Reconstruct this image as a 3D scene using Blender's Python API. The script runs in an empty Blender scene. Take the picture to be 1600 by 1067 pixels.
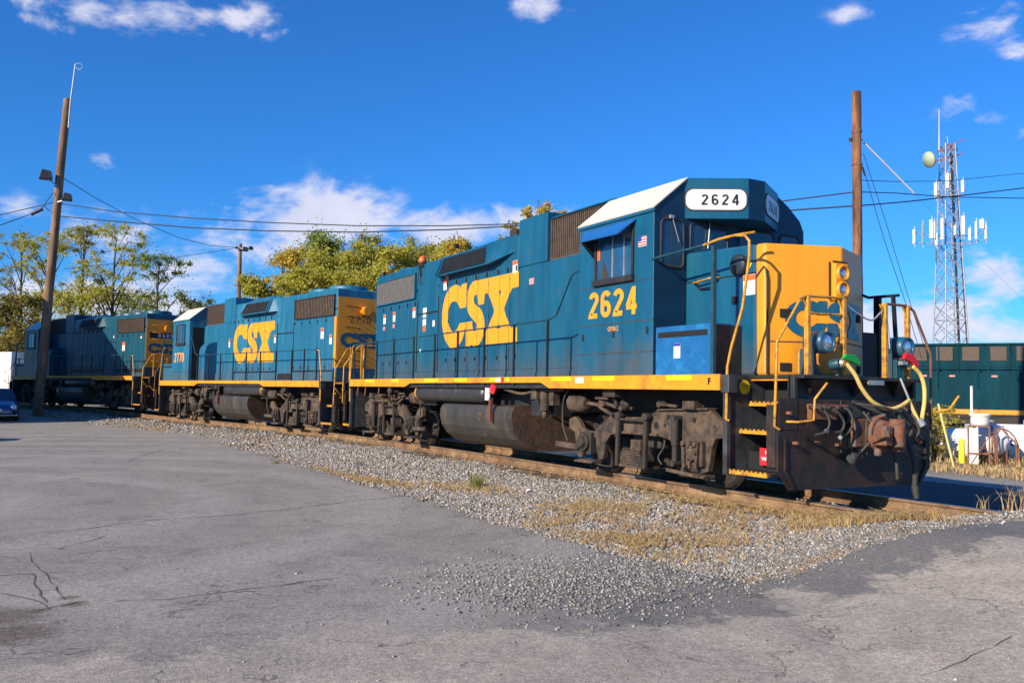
import bpy, bmesh, math, random
import numpy as np
from mathutils import Vector, Matrix
R=math.radians
random.seed(7); rng=np.random.default_rng(7)
scene=bpy.context.scene
C=scene.collection
# ---------------------------------------------------------------- camera
CAM=Vector((16.2712,-9.632,1.2868)); YAW,PITCH,ROLL=1.0634,.0592,-.0198
_f=Vector((-math.sin(YAW)*math.cos(PITCH),math.cos(YAW)*math.cos(PITCH),math.sin(PITCH)))
_r=Vector((math.cos(YAW),math.sin(YAW),0)); _d=-_r.cross(_f)
_r2=math.cos(ROLL)*_r+math.sin(ROLL)*_d; _d2=-math.sin(ROLL)*_r+math.cos(ROLL)*_d
cd=bpy.data.cameras.new('camera'); cam=bpy.data.objects.new('camera',cd); C.objects.link(cam)
cam.matrix_world=Matrix(((_r2.x,-_d2.x,-_f.x,CAM.x),(_r2.y,-_d2.y,-_f.y,CAM.y),(_r2.z,-_d2.z,-_f.z,CAM.z),(0,0,0,1)))
cd.sensor_width=36; cd.lens=1388.5/1600*36; cd.clip_start=.1; cd.clip_end=6000
scene.camera=cam
def ray(px,py):
    return _r2*((px-800)/1388.5)+_d2*((py-533.5)/1388.5)+_f
# ---------------------------------------------------------------- sun, sky, exposure
scene.view_settings.view_transform='Standard'; scene.view_settings.look='None'
scene.view_settings.exposure=EXPOSURE=0.5; scene.view_settings.gamma=1
SUN=Vector((.25,-.97,.455)).normalized()
sd=bpy.data.lights.new('sun','SUN'); sd.energy=5.0; sd.angle=R(.5); sd.color=(1,.86,.68)
so=bpy.data.objects.new('sun',sd); C.objects.link(so)
so.rotation_euler=SUN.to_track_quat('Z','Y').to_euler()
w=bpy.data.worlds.new('World'); scene.world=w; w.use_nodes=True
nt=w.node_tree; N=nt.nodes; L=nt.links; N.clear()
def nd(t,**k):
    n=N.new(t)
    for a,b in k.items(): setattr(n,a,b)
    return n
def mth(op,a,b=None,c=None,clamp=False):
    n=N.new('ShaderNodeMath'); n.operation=op; n.use_clamp=clamp
    for i,v in enumerate((a,b,c)):
        if v is None: continue
        if isinstance(v,(int,float)): n.inputs[i].default_value=v
        else: L.new(v,n.inputs[i])
    return n.outputs[0]
sky=nd('ShaderNodeTexSky',sky_type='NISHITA'); sky.sun_disc=False
sky.sun_elevation=math.asin(SUN.z); sky.sun_rotation=math.atan2(SUN.x,SUN.y)
sky.air_density=1.0; sky.dust_density=.3; sky.ozone_density=2.5
tint=nd('ShaderNodeMix',data_type='RGBA',blend_type='MULTIPLY'); tint.inputs[0].default_value=1
L.new(sky.outputs[0],tint.inputs[6]); tint.inputs[7].default_value=(.28,.96,1.85,1)
tc=nd('ShaderNodeTexCoord'); sp=nd('ShaderNodeSeparateXYZ'); L.new(tc.outputs['Generated'],sp.inputs[0])
az=mth('ARCTAN2',sp.outputs[0],sp.outputs[1]); el=mth('ARCSINE',sp.outputs[2])
mp=nd('ShaderNodeMapping'); mp.inputs['Scale'].default_value=(1,1,1.9); L.new(tc.outputs['Generated'],mp.inputs[0])
n1=nd('ShaderNodeTexNoise'); n1.inputs['Scale'].default_value=7.5; n1.inputs['Detail'].default_value=9; n1.inputs['Roughness'].default_value=.62; n1.inputs['Distortion'].default_value=.5
L.new(mp.outputs[0],n1.inputs[0])
n2=nd('ShaderNodeTexNoise'); n2.inputs['Scale'].default_value=38; n2.inputs['Detail'].default_value=6; L.new(mp.outputs[0],n2.inputs[0])
# clouds: (image direction x, y, half width, half height, strength)
CL=[(170,8,170,36,1.0),(70,36,60,20,.55),(385,32,64,26,1.0),(850,14,56,26,.8),(800,2,60,16,.35),(495,342,122,50,1.6),(445,385,105,32,1.0),(705,358,88,30,1.35),(835,340,65,28,1.1),
 (162,255,30,16,.7),(150,370,120,50,.6),(25,330,45,40,.45),(300,430,60,45,.75),(250,470,130,50,1.0),(330,470,60,30,.7),(1330,22,36,14,.68),(1545,32,70,24,.85),(1592,82,30,24,.85),
 (1500,165,46,24,.72),(1550,182,42,26,.72),(1598,230,22,34,.75),(1570,430,64,34,1.3),(1450,505,150,44,1.15),(1590,520,90,24,1.0),(40,470,80,60,.5),(1300,520,100,20,.5),(480,300,30,8,.3)]
mx=None
for (px,py,rw,rh,s) in CL:
    d=ray(px,py).normalized(); a0=math.atan2(d.x,d.y); e0=math.asin(d.z)
    d1=ray(px+rw,py).normalized(); ra=abs(math.atan2(d1.x,d1.y)-a0); re=abs(math.asin(ray(px,py-rh).normalized().z)-e0)
    u=mth('MULTIPLY',mth('SUBTRACT',az,a0),1/ra); v=mth('MULTIPLY',mth('SUBTRACT',el,e0),1/re)
    dd=mth('ADD',mth('MULTIPLY',u,u),mth('MULTIPLY',v,v))
    g=mth('MULTIPLY',mth('EXPONENT',mth('MULTIPLY',dd,-.75)),s)
    mx=g if mx is None else mth('MAXIMUM',mx,g)
# thin scattered cloud elsewhere in the sky (behind and beside the camera)
dens=mth('MULTIPLY',mth('ADD',mth('ADD',mx,-.62),mth('MULTIPLY',mth('SUBTRACT',n1.outputs[0],.43),3.5)),1.1)
dens=mth('ADD',dens,mth('MULTIPLY',mth('SUBTRACT',n2.outputs[0],.5),1.3))
dens=mth('MULTIPLY',dens,mth('MULTIPLY',mx,2.2,clamp=True),clamp=True)
ss=nd('ShaderNodeMapRange',interpolation_type='SMOOTHSTEP'); L.new(dens,ss.inputs[0]); ss.inputs[2].default_value=.95; ss.inputs[4].default_value=.9
shade=nd('ShaderNodeMix',data_type='RGBA'); L.new(n1.outputs[0],shade.inputs[0])
shade.inputs[6].default_value=(5.6,6.2,8.6,1); shade.inputs[7].default_value=(10.5,10.2,11.0,1)
cm=nd('ShaderNodeMix',data_type='RGBA'); L.new(ss.outputs[0],cm.inputs[0]); L.new(tint.outputs[2],cm.inputs[6]); L.new(shade.outputs[2],cm.inputs[7])
bg=nd('ShaderNodeBackground'); bg.inputs[1].default_value=.068; L.new(cm.outputs[2],bg.inputs[0])
wo=nd('ShaderNodeOutputWorld'); L.new(bg.outputs[0],wo.inputs[0])

# ---------------------------------------------------------------- materials
def mat(name,col,rough=.6,metal=0,var=.25,scale=4,col2=None,fac2=.5,scale2=1.5,bump=0,bscale=30,streak=False,coat=0,spec=.5,grime=0):
    m=bpy.data.materials.new(name); m.use_nodes=True; t=m.node_tree; n=t.nodes; l=t.links
    b=n['Principled BSDF']; b.inputs['Roughness'].default_value=rough; b.inputs['Metallic'].default_value=metal
    b.inputs['Coat Weight'].default_value=coat; b.inputs['Coat Roughness'].default_value=.2; b.inputs['Specular IOR Level'].default_value=spec
    tcn=n.new('ShaderNodeTexCoord'); mpn=n.new('ShaderNodeMapping'); l.new(tcn.outputs['Object'],mpn.inputs[0])
    if streak: mpn.inputs['Scale'].default_value=(1,1,.16)
    no=n.new('ShaderNodeTexNoise'); no.inputs['Scale'].default_value=scale; no.inputs['Detail'].default_value=8; no.inputs['Roughness'].default_value=.65
    l.new(mpn.outputs[0],no.inputs[0])
    mr=n.new('ShaderNodeMapRange'); l.new(no.outputs[0],mr.inputs[0]); mr.inputs[1].default_value=.3; mr.inputs[2].default_value=.7
    mr.inputs[3].default_value=1-var; mr.inputs[4].default_value=1+var
    gsrc=None
    if grime:
        sg=n.new('ShaderNodeSeparateXYZ'); l.new(tcn.outputs['Object'],sg.inputs[0]); zr=n.new('ShaderNodeMapRange'); l.new(sg.outputs[2],zr.inputs[0]); zr.inputs[1].default_value=2.45; zr.inputs[2].default_value=1.6
        ng=n.new('ShaderNodeTexNoise'); ng.inputs['Scale'].default_value=2.3; ng.inputs['Detail'].default_value=8; ng.inputs['Roughness'].default_value=.75; mg_=n.new('ShaderNodeMapping'); mg_.inputs['Scale'].default_value=(1.2,1,.45); l.new(tcn.outputs['Object'],mg_.inputs[0]); l.new(mg_.outputs[0],ng.inputs[0])
        a_=n.new('ShaderNodeMath'); a_.operation='MULTIPLY_ADD'; l.new(zr.outputs[0],a_.inputs[0]); a_.inputs[1].default_value=.34; l.new(ng.outputs[0],a_.inputs[2])
        gr=n.new('ShaderNodeMapRange'); l.new(a_.outputs[0],gr.inputs[0]); gr.inputs[1].default_value=.58; gr.inputs[2].default_value=.86; gr.inputs[4].default_value=grime
        nr=n.new('ShaderNodeTexNoise'); nr.inputs['Scale'].default_value=13; nr.inputs['Detail'].default_value=7; nr.inputs['Roughness'].default_value=.8; mr_=n.new('ShaderNodeMapping'); mr_.inputs['Scale'].default_value=(1,1,.3); l.new(tcn.outputs['Object'],mr_.inputs[0]); l.new(mr_.outputs[0],nr.inputs[0])
        rr_=n.new('ShaderNodeMapRange'); l.new(nr.outputs[0],rr_.inputs[0]); rr_.inputs[1].default_value=.66; rr_.inputs[2].default_value=.72; rr_.inputs[4].default_value=.7
        gsrc=(gr.outputs[0],rr_.outputs[0])
    mm=n.new('ShaderNodeMix'); mm.data_type='RGBA'; mm.blend_type='MULTIPLY'; mm.inputs[0].default_value=1
    base=n.new('ShaderNodeRGB'); base.outputs[0].default_value=(*col,1); src=base.outputs[0]
    if col2:
        n3=n.new('ShaderNodeTexNoise'); n3.inputs['Scale'].default_value=scale2; n3.inputs['Detail'].default_value=6; n3.inputs['Roughness'].default_value=.7; l.new(mpn.outputs[0],n3.inputs[0])
        r3=n.new('ShaderNodeMapRange'); l.new(n3.outputs[0],r3.inputs[0]); r3.inputs[1].default_value=1-fac2-.08; r3.inputs[2].default_value=1-fac2+.12
        m3=n.new('ShaderNodeMix'); m3.data_type='RGBA'; l.new(r3.outputs[0],m3.inputs[0]); l.new(src,m3.inputs[6]); m3.inputs[7].default_value=(*col2,1); src=m3.outputs[2]
    if gsrc:
        for fo,cc in ((gsrc[0],(.085,.075,.062)),(gsrc[1],(.10,.045,.02))):
            m4=n.new('ShaderNodeMix'); m4.data_type='RGBA'; l.new(fo,m4.inputs[0]); l.new(src,m4.inputs[6]); m4.inputs[7].default_value=(*cc,1); src=m4.outputs[2]
    l.new(src,mm.inputs[6])
    cmb=n.new('ShaderNodeCombineColor')
    for i in range(3): l.new(mr.outputs[0],cmb.inputs[i])
    l.new(cmb.outputs[0],mm.inputs[7]); l.new(mm.outputs[2],b.inputs['Base Color'])
    rr=n.new('ShaderNodeMapRange'); l.new(no.outputs[0],rr.inputs[0]); rr.inputs[3].default_value=max(0,rough-.12); rr.inputs[4].default_value=min(1,rough+.15); l.new(rr.outputs[0],b.inputs['Roughness'])
    if bump:
        bn=n.new('ShaderNodeTexNoise'); bn.inputs['Scale'].default_value=bscale; bn.inputs['Detail'].default_value=5; l.new(tcn.outputs['Object'],bn.inputs[0])
        bp=n.new('ShaderNodeBump'); bp.inputs['Strength'].default_value=bump; bp.inputs['Distance'].default_value=.02; l.new(bn.outputs[0],bp.inputs['Height']); l.new(bp.outputs[0],b.inputs['Normal'])
    return m
M={}
M['navy_front']=mat('navy_antiglare_paint',(.003,.026,.062),.35,var=.2,scale=4)
M['blue']=mat('blue_paint',(.004,.080,.152),.36,grime=.6,var=.2,scale=3,col2=(.012,.098,.155),fac2=.42,scale2=1.1,streak=True,bump=.08,bscale=4)
M['blue2']=mat('faded_blue_paint',(.009,.115,.21),.45,grime=.6,var=.22,scale=4,col2=(.04,.20,.30),fac2=.42,scale2=1.6,streak=True,bump=.08,bscale=4)
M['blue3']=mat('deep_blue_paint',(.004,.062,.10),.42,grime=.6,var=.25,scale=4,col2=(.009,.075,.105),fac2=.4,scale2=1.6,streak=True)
M['bright_blue']=mat('bright_blue_paint',(.006,.105,.30),.5,var=.2,scale=5,col2=(.012,.19,.42),fac2=.42,scale2=3)
M['visor']=mat('visor_blue_paint',(.006,.11,.36),.5,var=.1,scale=5)
M['yellow']=mat('yellow_paint',(.76,.29,.010),.42,grime=.35,var=.12,scale=3,col2=(.55,.22,.02),fac2=.36,scale2=1.3,streak=True,bump=.05,bscale=5)
M['logo']=mat('yellow_lettering',(.80,.31,.012),.5,var=.07,scale=4)
M['orange_number']=mat('orange_lettering',(.85,.34,.06),.5,var=.07)
M['sill']=mat('yellow_sill_paint',(.78,.28,.010),.5,var=.15,scale=5,col2=(.36,.12,.03),fac2=.41,scale2=2.2,bump=.1)
M['reflect']=mat('reflective_yellow',(.85,.52,.01),.35,var=.06,scale=8)
M['trim_yellow']=mat('handrail_yellow',(.60,.28,.02),.5,var=.25,scale=12,col2=(.16,.08,.035),fac2=.44,scale2=9)
M['black']=mat('black_steel',(.018,.018,.02),.55,var=.35,scale=5,col2=(.05,.045,.04),fac2=.4,scale2=4,bump=.15)
M['stanchion']=mat('stanchion_paint',(.012,.022,.03),.5,var=.3,scale=6)
M['teal_rail']=mat('teal_rail_paint',(.01,.06,.085),.45,var=.3,scale=8)
M['step_gray']=mat('step_steel',(.05,.055,.06),.5,var=.3,scale=5,col2=(.02,.02,.022),fac2=.5,scale2=2.2,bump=.1)
M['plow']=mat('plow_steel',(.045,.022,.015),.55,var=.5,scale=6,col2=(.018,.015,.014),fac2=.55,scale2=2.4,bump=.2)
M['truck']=mat('truck_grime',(.105,.070,.044),.8,var=.45,scale=9,col2=(.026,.021,.018),fac2=.5,scale2=3,bump=.4,bscale=25)
M['truck_dark']=mat('dark_truck_grime',(.04,.031,.025),.75,var=.4,scale=8,col2=(.025,.02,.018),fac2=.5,scale2=4,bump=.4)
M['rust_pipe']=mat('rusty_red_rod',(.12,.045,.03),.8,var=.4,scale=9)
M['tank']=mat('fuel_tank_paint',(.045,.042,.04),.42,var=.35,scale=3,col2=(.11,.085,.06),fac2=.4,scale2=1.8,streak=True,bump=.12,bscale=6)
M['tank_end']=mat('tank_end_rust',(.085,.045,.026),.85,var=.4,scale=9,col2=(.03,.024,.02),fac2=.45,scale2=3,bump=.5)
M['reservoir']=mat('reservoir_paint',(.035,.035,.037),.4,var=.3,scale=4,col2=(.1,.085,.06),fac2=.33,scale2=3)
M['wheel']=mat('wheel_steel',(.03,.024,.02),.6,var=.4,scale=6,bump=.2)
M['tread']=mat('polished_steel',(.45,.42,.38),.3,1,var=.2)
M['knuckle']=mat('rusty_coupler',(.17,.065,.03),.75,var=.4,scale=8,col2=(.10,.095,.09),fac2=.47,scale2=6,bump=.4)
M['roof_white']=mat('white_roof_paint',(.62,.58,.49),.6,var=.06,scale=3,col2=(.48,.44,.36),fac2=.34,scale2=2)
M['number_white']=mat('number_board_white',(.66,.66,.66),.4,var=.03)
M['ink']=mat('black_lettering',(.008,.008,.01),.5,var=.1)
M['white']=mat('white_sticker',(.68,.67,.65),.5,var=.05)
M['orange']=mat('orange_sticker',(.85,.13,.02),.5,var=.05)
M['red']=mat('red_sticker',(.7,.02,.03),.45,var=.1)
M['pink']=mat('pale_red_sticker',(.75,.25,.25),.5,var=.1)
M['silver']=mat('worn_aluminium',(.45,.45,.42),.4,.7,var=.2)
M['hose']=mat('yellow_hose',(.72,.50,.14),.6,var=.15,scale=9,col2=(.45,.32,.10),fac2=.4)
M['green']=mat('green_handle',(.01,.32,.05),.45,var=.2)
M['redp']=mat('red_handle',(.75,.01,.02),.45,var=.2)
M['amber']=mat('amber_lens',(.75,.13,.01),.25,var=.1)
M['rubber']=mat('rubber_hose',(.045,.042,.036),.7,var=.3,scale=9)
M['lamp_glass']=mat('lamp_glass',(.62,.66,.72),.08,.75,var=.25,scale=14)
M['cabglass']=mat('cab_window_glass',(.012,.07,.15),.08,.0,var=.3,scale=3,spec=.8)
M['glass']=mat('window_glass',(.02,.05,.08),.06,.1,var=.2,spec=.8)
M['dark']=mat('dark_interior',(.006,.007,.009),.8,var=.2)
M['grille']=mat('intake_screen',(.012,.013,.016),.6,var=.3)
M['rail']=mat('rail_rust',(.15,.085,.045),.85,var=.4,scale=6,col2=(.25,.155,.08),fac2=.5,scale2=2,bump=.2)
M['railhead']=mat('rail_head_steel',(.32,.27,.22),.35,.8,var=.25,scale=5)
M['tie']=mat('timber_tie',(.06,.045,.033),.9,var=.4,scale=8,col2=(.13,.09,.055),fac2=.5,scale2=2,bump=.4)
M['pole']=mat('pole_wood',(.26,.155,.095),.85,var=.5,scale=5,col2=(.15,.085,.05),fac2=.5,scale2=2,streak=True,bump=.4,bscale=18)
M['pole_dark']=mat('creosote_pole_wood',(.27,.12,.055),.85,var=.55,scale=9,col2=(.10,.045,.025),fac2=.5,scale2=3,streak=True,bump=.5,bscale=18)
M['galv']=mat('galvanised_steel',(.42,.43,.46),.45,.4,var=.2)
M['antenna']=mat('antenna_panel',(.48,.48,.44),.5,var=.1)
M['dish']=mat('microwave_dish',(.36,.44,.30),.5,var=.08)
M['redsteel']=mat('red_oxide_steel',(.3,.09,.06),.6,var=.2)
M['cable']=mat('cable_black',(.02,.02,.022),.6,var=.1)
M['bark']=mat('tree_bark',(.06,.045,.032),.9,var=.4,scale=5,bump=.4)
M['wt']=mat('white_tank_paint',(.74,.74,.74),.4,var=.06,scale=2,col2=(.45,.30,.2),fac2=.30,scale2=2.2)
M['rusty']=mat('rusty_frame',(.20,.085,.045),.8,var=.35,scale=6,bump=.2)
M['bollard']=mat('bollard_yellow',(.85,.72,.02),.5,var=.1,scale=5,col2=(.6,.45,.05),fac2=.34)
M['navy']=mat('navy_lettering',(.02,.04,.3),.5,var=.1)
M['bluecar']=mat('blue_car_paint',(.02,.07,.22),.25,.3,var=.05,coat=.8)
M['chrome']=mat('car_trim',(.3,.3,.32),.3,.6,var=.1)
M['trailer']=mat('boxcar_white',(.78,.74,.70),.6,var=.08,scale=2,col2=(.62,.22,.12),fac2=.37,scale2=.9)
M['metalwall']=mat('warehouse_siding',(.3,.28,.25),.6,var=.1)
M['browngrille']=mat('brown_radiator_slats',(.085,.06,.042),.7,var=.3,scale=6)
M['graygrille']=mat('grey_radiator_screen',(.10,.095,.088),.7,var=.2,scale=8)

# ---------------------------------------------------------------- mesh helper
class MB:
    def __init__(s): s.v=[]; s.f=[]; s.sm=[]
    def add(s,vs,fs,smooth=False):
        o=len(s.v); s.v+= [tuple(v) for v in vs]; s.f+=[tuple(i+o for i in f) for f in fs]; s.sm+=[smooth]*len(fs); return s
    def box(s,x0,x1,y0,y1,z0,z1,m=None):
        if x0>x1:x0,x1=x1,x0
        if y0>y1:y0,y1=y1,y0
        if z0>z1:z0,z1=z1,z0
        vs=[Vector(p) for p in((x0,y0,z0),(x1,y0,z0),(x1,y1,z0),(x0,y1,z0),(x0,y0,z1),(x1,y0,z1),(x1,y1,z1),(x0,y1,z1))]
        if m: vs=[m@v for v in vs]
        return s.add(vs,[(0,3,2,1),(4,5,6,7),(0,1,5,4),(1,2,6,5),(2,3,7,6),(3,0,4,7)])
    def bar(s,a,b,w,h=None,up=(0,0,1)):
        h=h or w; a=Vector(a); b=Vector(b); d=(b-a).normalized(); u=Vector(up)
        if abs(d.dot(u))>.99: u=Vector((1,0,0))
        x=d.cross(u).normalized(); y=x.cross(d)
        vs=[]
        for p in (a,b):
            for sx,sy in((-1,-1),(1,-1),(1,1),(-1,1)): vs.append(p+x*sx*w/2+y*sy*h/2)
        return s.add(vs,[(3,2,1,0),(4,5,6,7),(0,1,5,4),(1,2,6,5),(2,3,7,6),(3,0,4,7)])
    def cyl(s,a,b,r,r2=None,n=12,caps=True,smooth=True):
        r2=r if r2 is None else r2; a=Vector(a); b=Vector(b); d=(b-a).normalized(); u=Vector((0,0,1))
        if abs(d.z)>.99: u=Vector((1,0,0))
        x=d.cross(u).normalized(); y=x.cross(d); vs=[]
        for p,rr in((a,r),(b,r2)):
            for i in range(n):
                t=2*math.pi*i/n; vs.append(p+(x*math.cos(t)+y*math.sin(t))*rr)
        s.add(vs,[(i,i+n,(i+1)%n+n,(i+1)%n)[::-1] for i in range(n)],smooth)
        if caps: s.add(vs[:n],[tuple(range(n))]); s.add(vs[n:],[tuple(range(n))[::-1]])
        return s
    def lathe(s,a,axis,prof,n=20):   # prof: (distance along axis, radius)
        a=Vector(a); d=Vector(axis).normalized(); u=Vector((0,0,1))
        if abs(d.z)>.99: u=Vector((1,0,0))
        x=d.cross(u).normalized(); y=x.cross(d); vs=[]
        for t,r in prof:
            for i in range(n):
                q=2*math.pi*i/n; vs.append(a+d*t+(x*math.cos(q)+y*math.sin(q))*max(r,1e-4))
        fs=[]
        for k in range(len(prof)-1):
            for i in range(n): fs.append((k*n+i,k*n+(i+1)%n,(k+1)*n+(i+1)%n,(k+1)*n+i))
        return s.add(vs,fs,True)
    def tube(s,pts,r,n=8,sm=0):
        pts=[Vector(p) for p in pts]
        if sm:
            out=[]
            for i in range(len(pts)-1):
                p0=pts[max(i-1,0)];p1=pts[i];p2=pts[i+1];p3=pts[min(i+2,len(pts)-1)]
                for k in range(sm):
                    t=k/sm; out.append(.5*((2*p1)+(p2-p0)*t+(2*p0-5*p1+4*p2-p3)*t*t+(3*p1-p0-3*p2+p3)*t**3))
            pts=out+[pts[-1]]
        vs=[];u=None
        for i,p in enumerate(pts):
            d=(pts[min(i+1,len(pts)-1)]-pts[max(i-1,0)]).normalized()
            if u is None:
                u=Vector((0,0,1)) if abs(d.z)<.9 else Vector((1,0,0))
            x=d.cross(u).normalized(); u=x.cross(d).normalized()
            for k in range(n):
                t=2*math.pi*k/n; vs.append(p+(x*math.cos(t)+u*math.sin(t))*r)
        fs=[(i*n+k,i*n+(k+1)%n,(i+1)*n+(k+1)%n,(i+1)*n+k) for i in range(len(pts)-1) for k in range(n)]
        s.add(vs,fs,True); s.add(vs[:n],[tuple(range(n))[::-1]]); s.add(vs[-n:],[tuple(range(n))]); return s
    def prism(s,poly,fn,a,b):      # poly 2d; fn(u,v,w)->3d ; extruded w from a to b
        n=len(poly); vs=[fn(u,v,a) for u,v in poly]+[fn(u,v,b) for u,v in poly]
        return s.add(vs,[tuple(range(n))[::-1],tuple(range(n,2*n))]+[(i,(i+1)%n,(i+1)%n+n,i+n) for i in range(n)])
    def build(s,name,m,parent=None,bevel=0,fix=True,seg=2):
        me=bpy.data.meshes.new(name); me.from_pydata([tuple(v) for v in s.v],[],s.f)
        me.polygons.foreach_set('use_smooth',s.sm)
        if fix:
            bm=bmesh.new(); bm.from_mesh(me); bmesh.ops.remove_doubles(bm,verts=bm.verts,dist=1e-5) if bevel else None
            bmesh.ops.recalc_face_normals(bm,faces=bm.faces); bm.to_mesh(me); bm.free()
        me.materials.append(m); o=bpy.data.objects.new(name,me); C.objects.link(o); o.parent=parent
        if bevel:
            bv=o.modifiers.new('bevel','BEVEL'); bv.width=bevel; bv.segments=seg; bv.limit_method='ANGLE'; bv.angle_limit=R(35); bv.harden_normals=False
        return o
def B(*a,**k): return MB().box(*a,**k)
def tag(o,label=None,cat=None,group=None,kind=None):
    if label: o['label']=label
    if cat: o['category']=cat
    if group: o['group']=group
    if kind: o['kind']=kind
    return o
def empty(name,loc=(0,0,0),rz=0,parent=None):
    o=bpy.data.objects.new(name,None); C.objects.link(o); o.location=loc; o.rotation_euler=(0,0,rz); o.parent=parent; o.empty_display_size=.2; return o
def copy_tree(o,parent=None):
    c=o.copy(); C.objects.link(c); c.parent=parent
    for ch in [x for x in o.children]: copy_tree(ch,c)
    return c
def text(name,s,h,mtx,m,parent=None,xs=1,bold=.0,depth=.003,space=1):
    cu=bpy.data.curves.new(name,'FONT'); cu.body=s; cu.size=h/.73; cu.align_x='CENTER'; cu.offset=bold; cu.extrude=depth; cu.space_character=space; cu.resolution_u=3
    to=bpy.data.objects.new('tmp',cu); C.objects.link(to); me=bpy.data.meshes.new_from_object(to); bpy.data.objects.remove(to); bpy.data.curves.remove(cu)
    me.transform(mtx@Matrix.Diagonal((xs,1,1,1))); me.materials.clear(); me.materials.append(m); me.name=name
    o=bpy.data.objects.new(name,me); C.objects.link(o); o.parent=parent; return o
def frame_m(origin,xd,yd):        # matrix with text x along xd, text y along yd
    x=Vector(xd).normalized(); y=Vector(yd).normalized(); z=x.cross(y)
    return Matrix(((x.x,y.x,z.x,origin[0]),(x.y,y.y,z.y,origin[1]),(x.z,y.z,z.z,origin[2]),(0,0,0,1)))
def arc(cx,cy,rx,ry,a0,a1,n=14): return [(cx+rx*math.cos(R(a0+(a1-a0)*i/n)),cy+ry*math.sin(R(a0+(a1-a0)*i/n))) for i in range(n+1)]
DG={'0':[arc(.28,.5,.19,.41,0,360,28)],'2':[arc(.28,.725,.185,.19,168,-32)+[(.12,.16),(.10,.09),(.49,.09)]],'4':[[(.39,0),(.39,1.0)],[(.36,.93),(.07,.31)],[(.02,.28),(.54,.28)]],
 '5':[[(.47,.91),(.15,.91),(.12,.50)]+arc(.28,.33,.19,.24,128,-155)],'6':[arc(.28,.31,.19,.225,0,360,24),arc(.28,.72,.19,.195,25,180)+[(.09,.31)]],'7':[[(.04,.91),(.49,.91),(.36,.55),(.24,0)]],
 '9':[arc(.28,.69,.19,.225,0,360,24),arc(.28,.28,.19,.195,205,360)+[(.47,.69)]]}
def digits(name,s,h,mtx,m,parent=None,xs=1,t=.165,gap=.16):
    g=MB(); W=len(s)*.56+(len(s)-1)*gap; k=0
    for i,ch in enumerate(s):
        for st_ in DG[ch]:
            k+=1; cl=(Vector((*st_[0],0))-Vector((*st_[-1],0))).length<1e-4; P=[Vector((p[0]+i*(.56+gap)-W/2,p[1],0)) for p in st_]; n_=len(P); vs=[]
            for j,p in enumerate(P):
                a=P[j-1] if j>0 else (P[-2] if cl else None); b=P[j+1] if j<n_-1 else (P[1] if cl else None)
                d1=(p-a).normalized() if a is not None else None; d2=(b-p).normalized() if b is not None else None
                d1=d1 or d2; d2=d2 or d1; d=(d1+d2).normalized(); nn=Vector((-d.y,d.x,0)); q=max(.5,nn.dot(Vector((-d1.y,d1.x,0))))
                for sg in (1,-1): v=(p+nn*sg*t/2/q)*h; vs.append(mtx@Vector((v.x*xs,v.y,.0015+.0007*(k%3))))
            g.add(vs,[(2*j,2*j+1,2*j+3,2*j+2) for j in range(n_-1)])
    return g.build(name,m,parent,fix=False)
# lettering of the hood emblem, outlines in metres (along the hood, height); x grows left to right
def unzoom(a,b):
    px,py=a/7.62+680,b/7.62+415; d=ray(px,py); t=(-.93-CAM.y)/d.y; p=CAM+d*t; return (p.x,p.z)
LC=[(383,208),(325,225),(318,265),(295,240),(260,230),(225,238),(190,262),(155,310),(125,380),(103,470),(90,580),(90,690),(103,800),(125,880),(155,940),(190,982),(225,985),(260,972),(300,935),(330,880),(350,815),(360,750),(366,745),(366,677),(300,687),(278,740),(255,775),(222,790),(195,770),(172,720),(158,650),(160,570),(170,510),(190,455),(215,430),(245,425),(272,440),(290,475),(302,510),(373,498),(378,400)]
LS=[(1005,70),(1005,250),(925,272),(880,370),(835,490),(828,520),(850,600),(885,680),(910,738),(985,735),(985,915),(605,942),(610,790),(640,735),(655,690),(705,570),(710,530),(690,460),(655,370),(640,330),(615,330),(597,345),(588,460),(520,468),(518,400),(508,355),(492,342),(475,360),(466,400),(468,440),(485,468),(520,490),(550,520),(575,570),(592,650),(595,740),(585,820),(560,890),(525,945),(480,967),(455,955),(437,938),(425,960),(372,962),(374,675),(448,662),(450,720),(460,770),(478,790),(495,760),(502,710),(495,680),(470,655),(430,610),(400,555),(385,480),(385,400),(395,320),(420,250),(455,195),(500,175),(522,182),(535,172)]
LH=[[(758,297),(800,302),(780,360)],[(735,750),(760,695),(792,747)]]
LC=[unzoom(*p) for p in LC]; LS=[unzoom(*p) for p in LS]; LH=[[unzoom(*p) for p in h] for h in LH]
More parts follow.
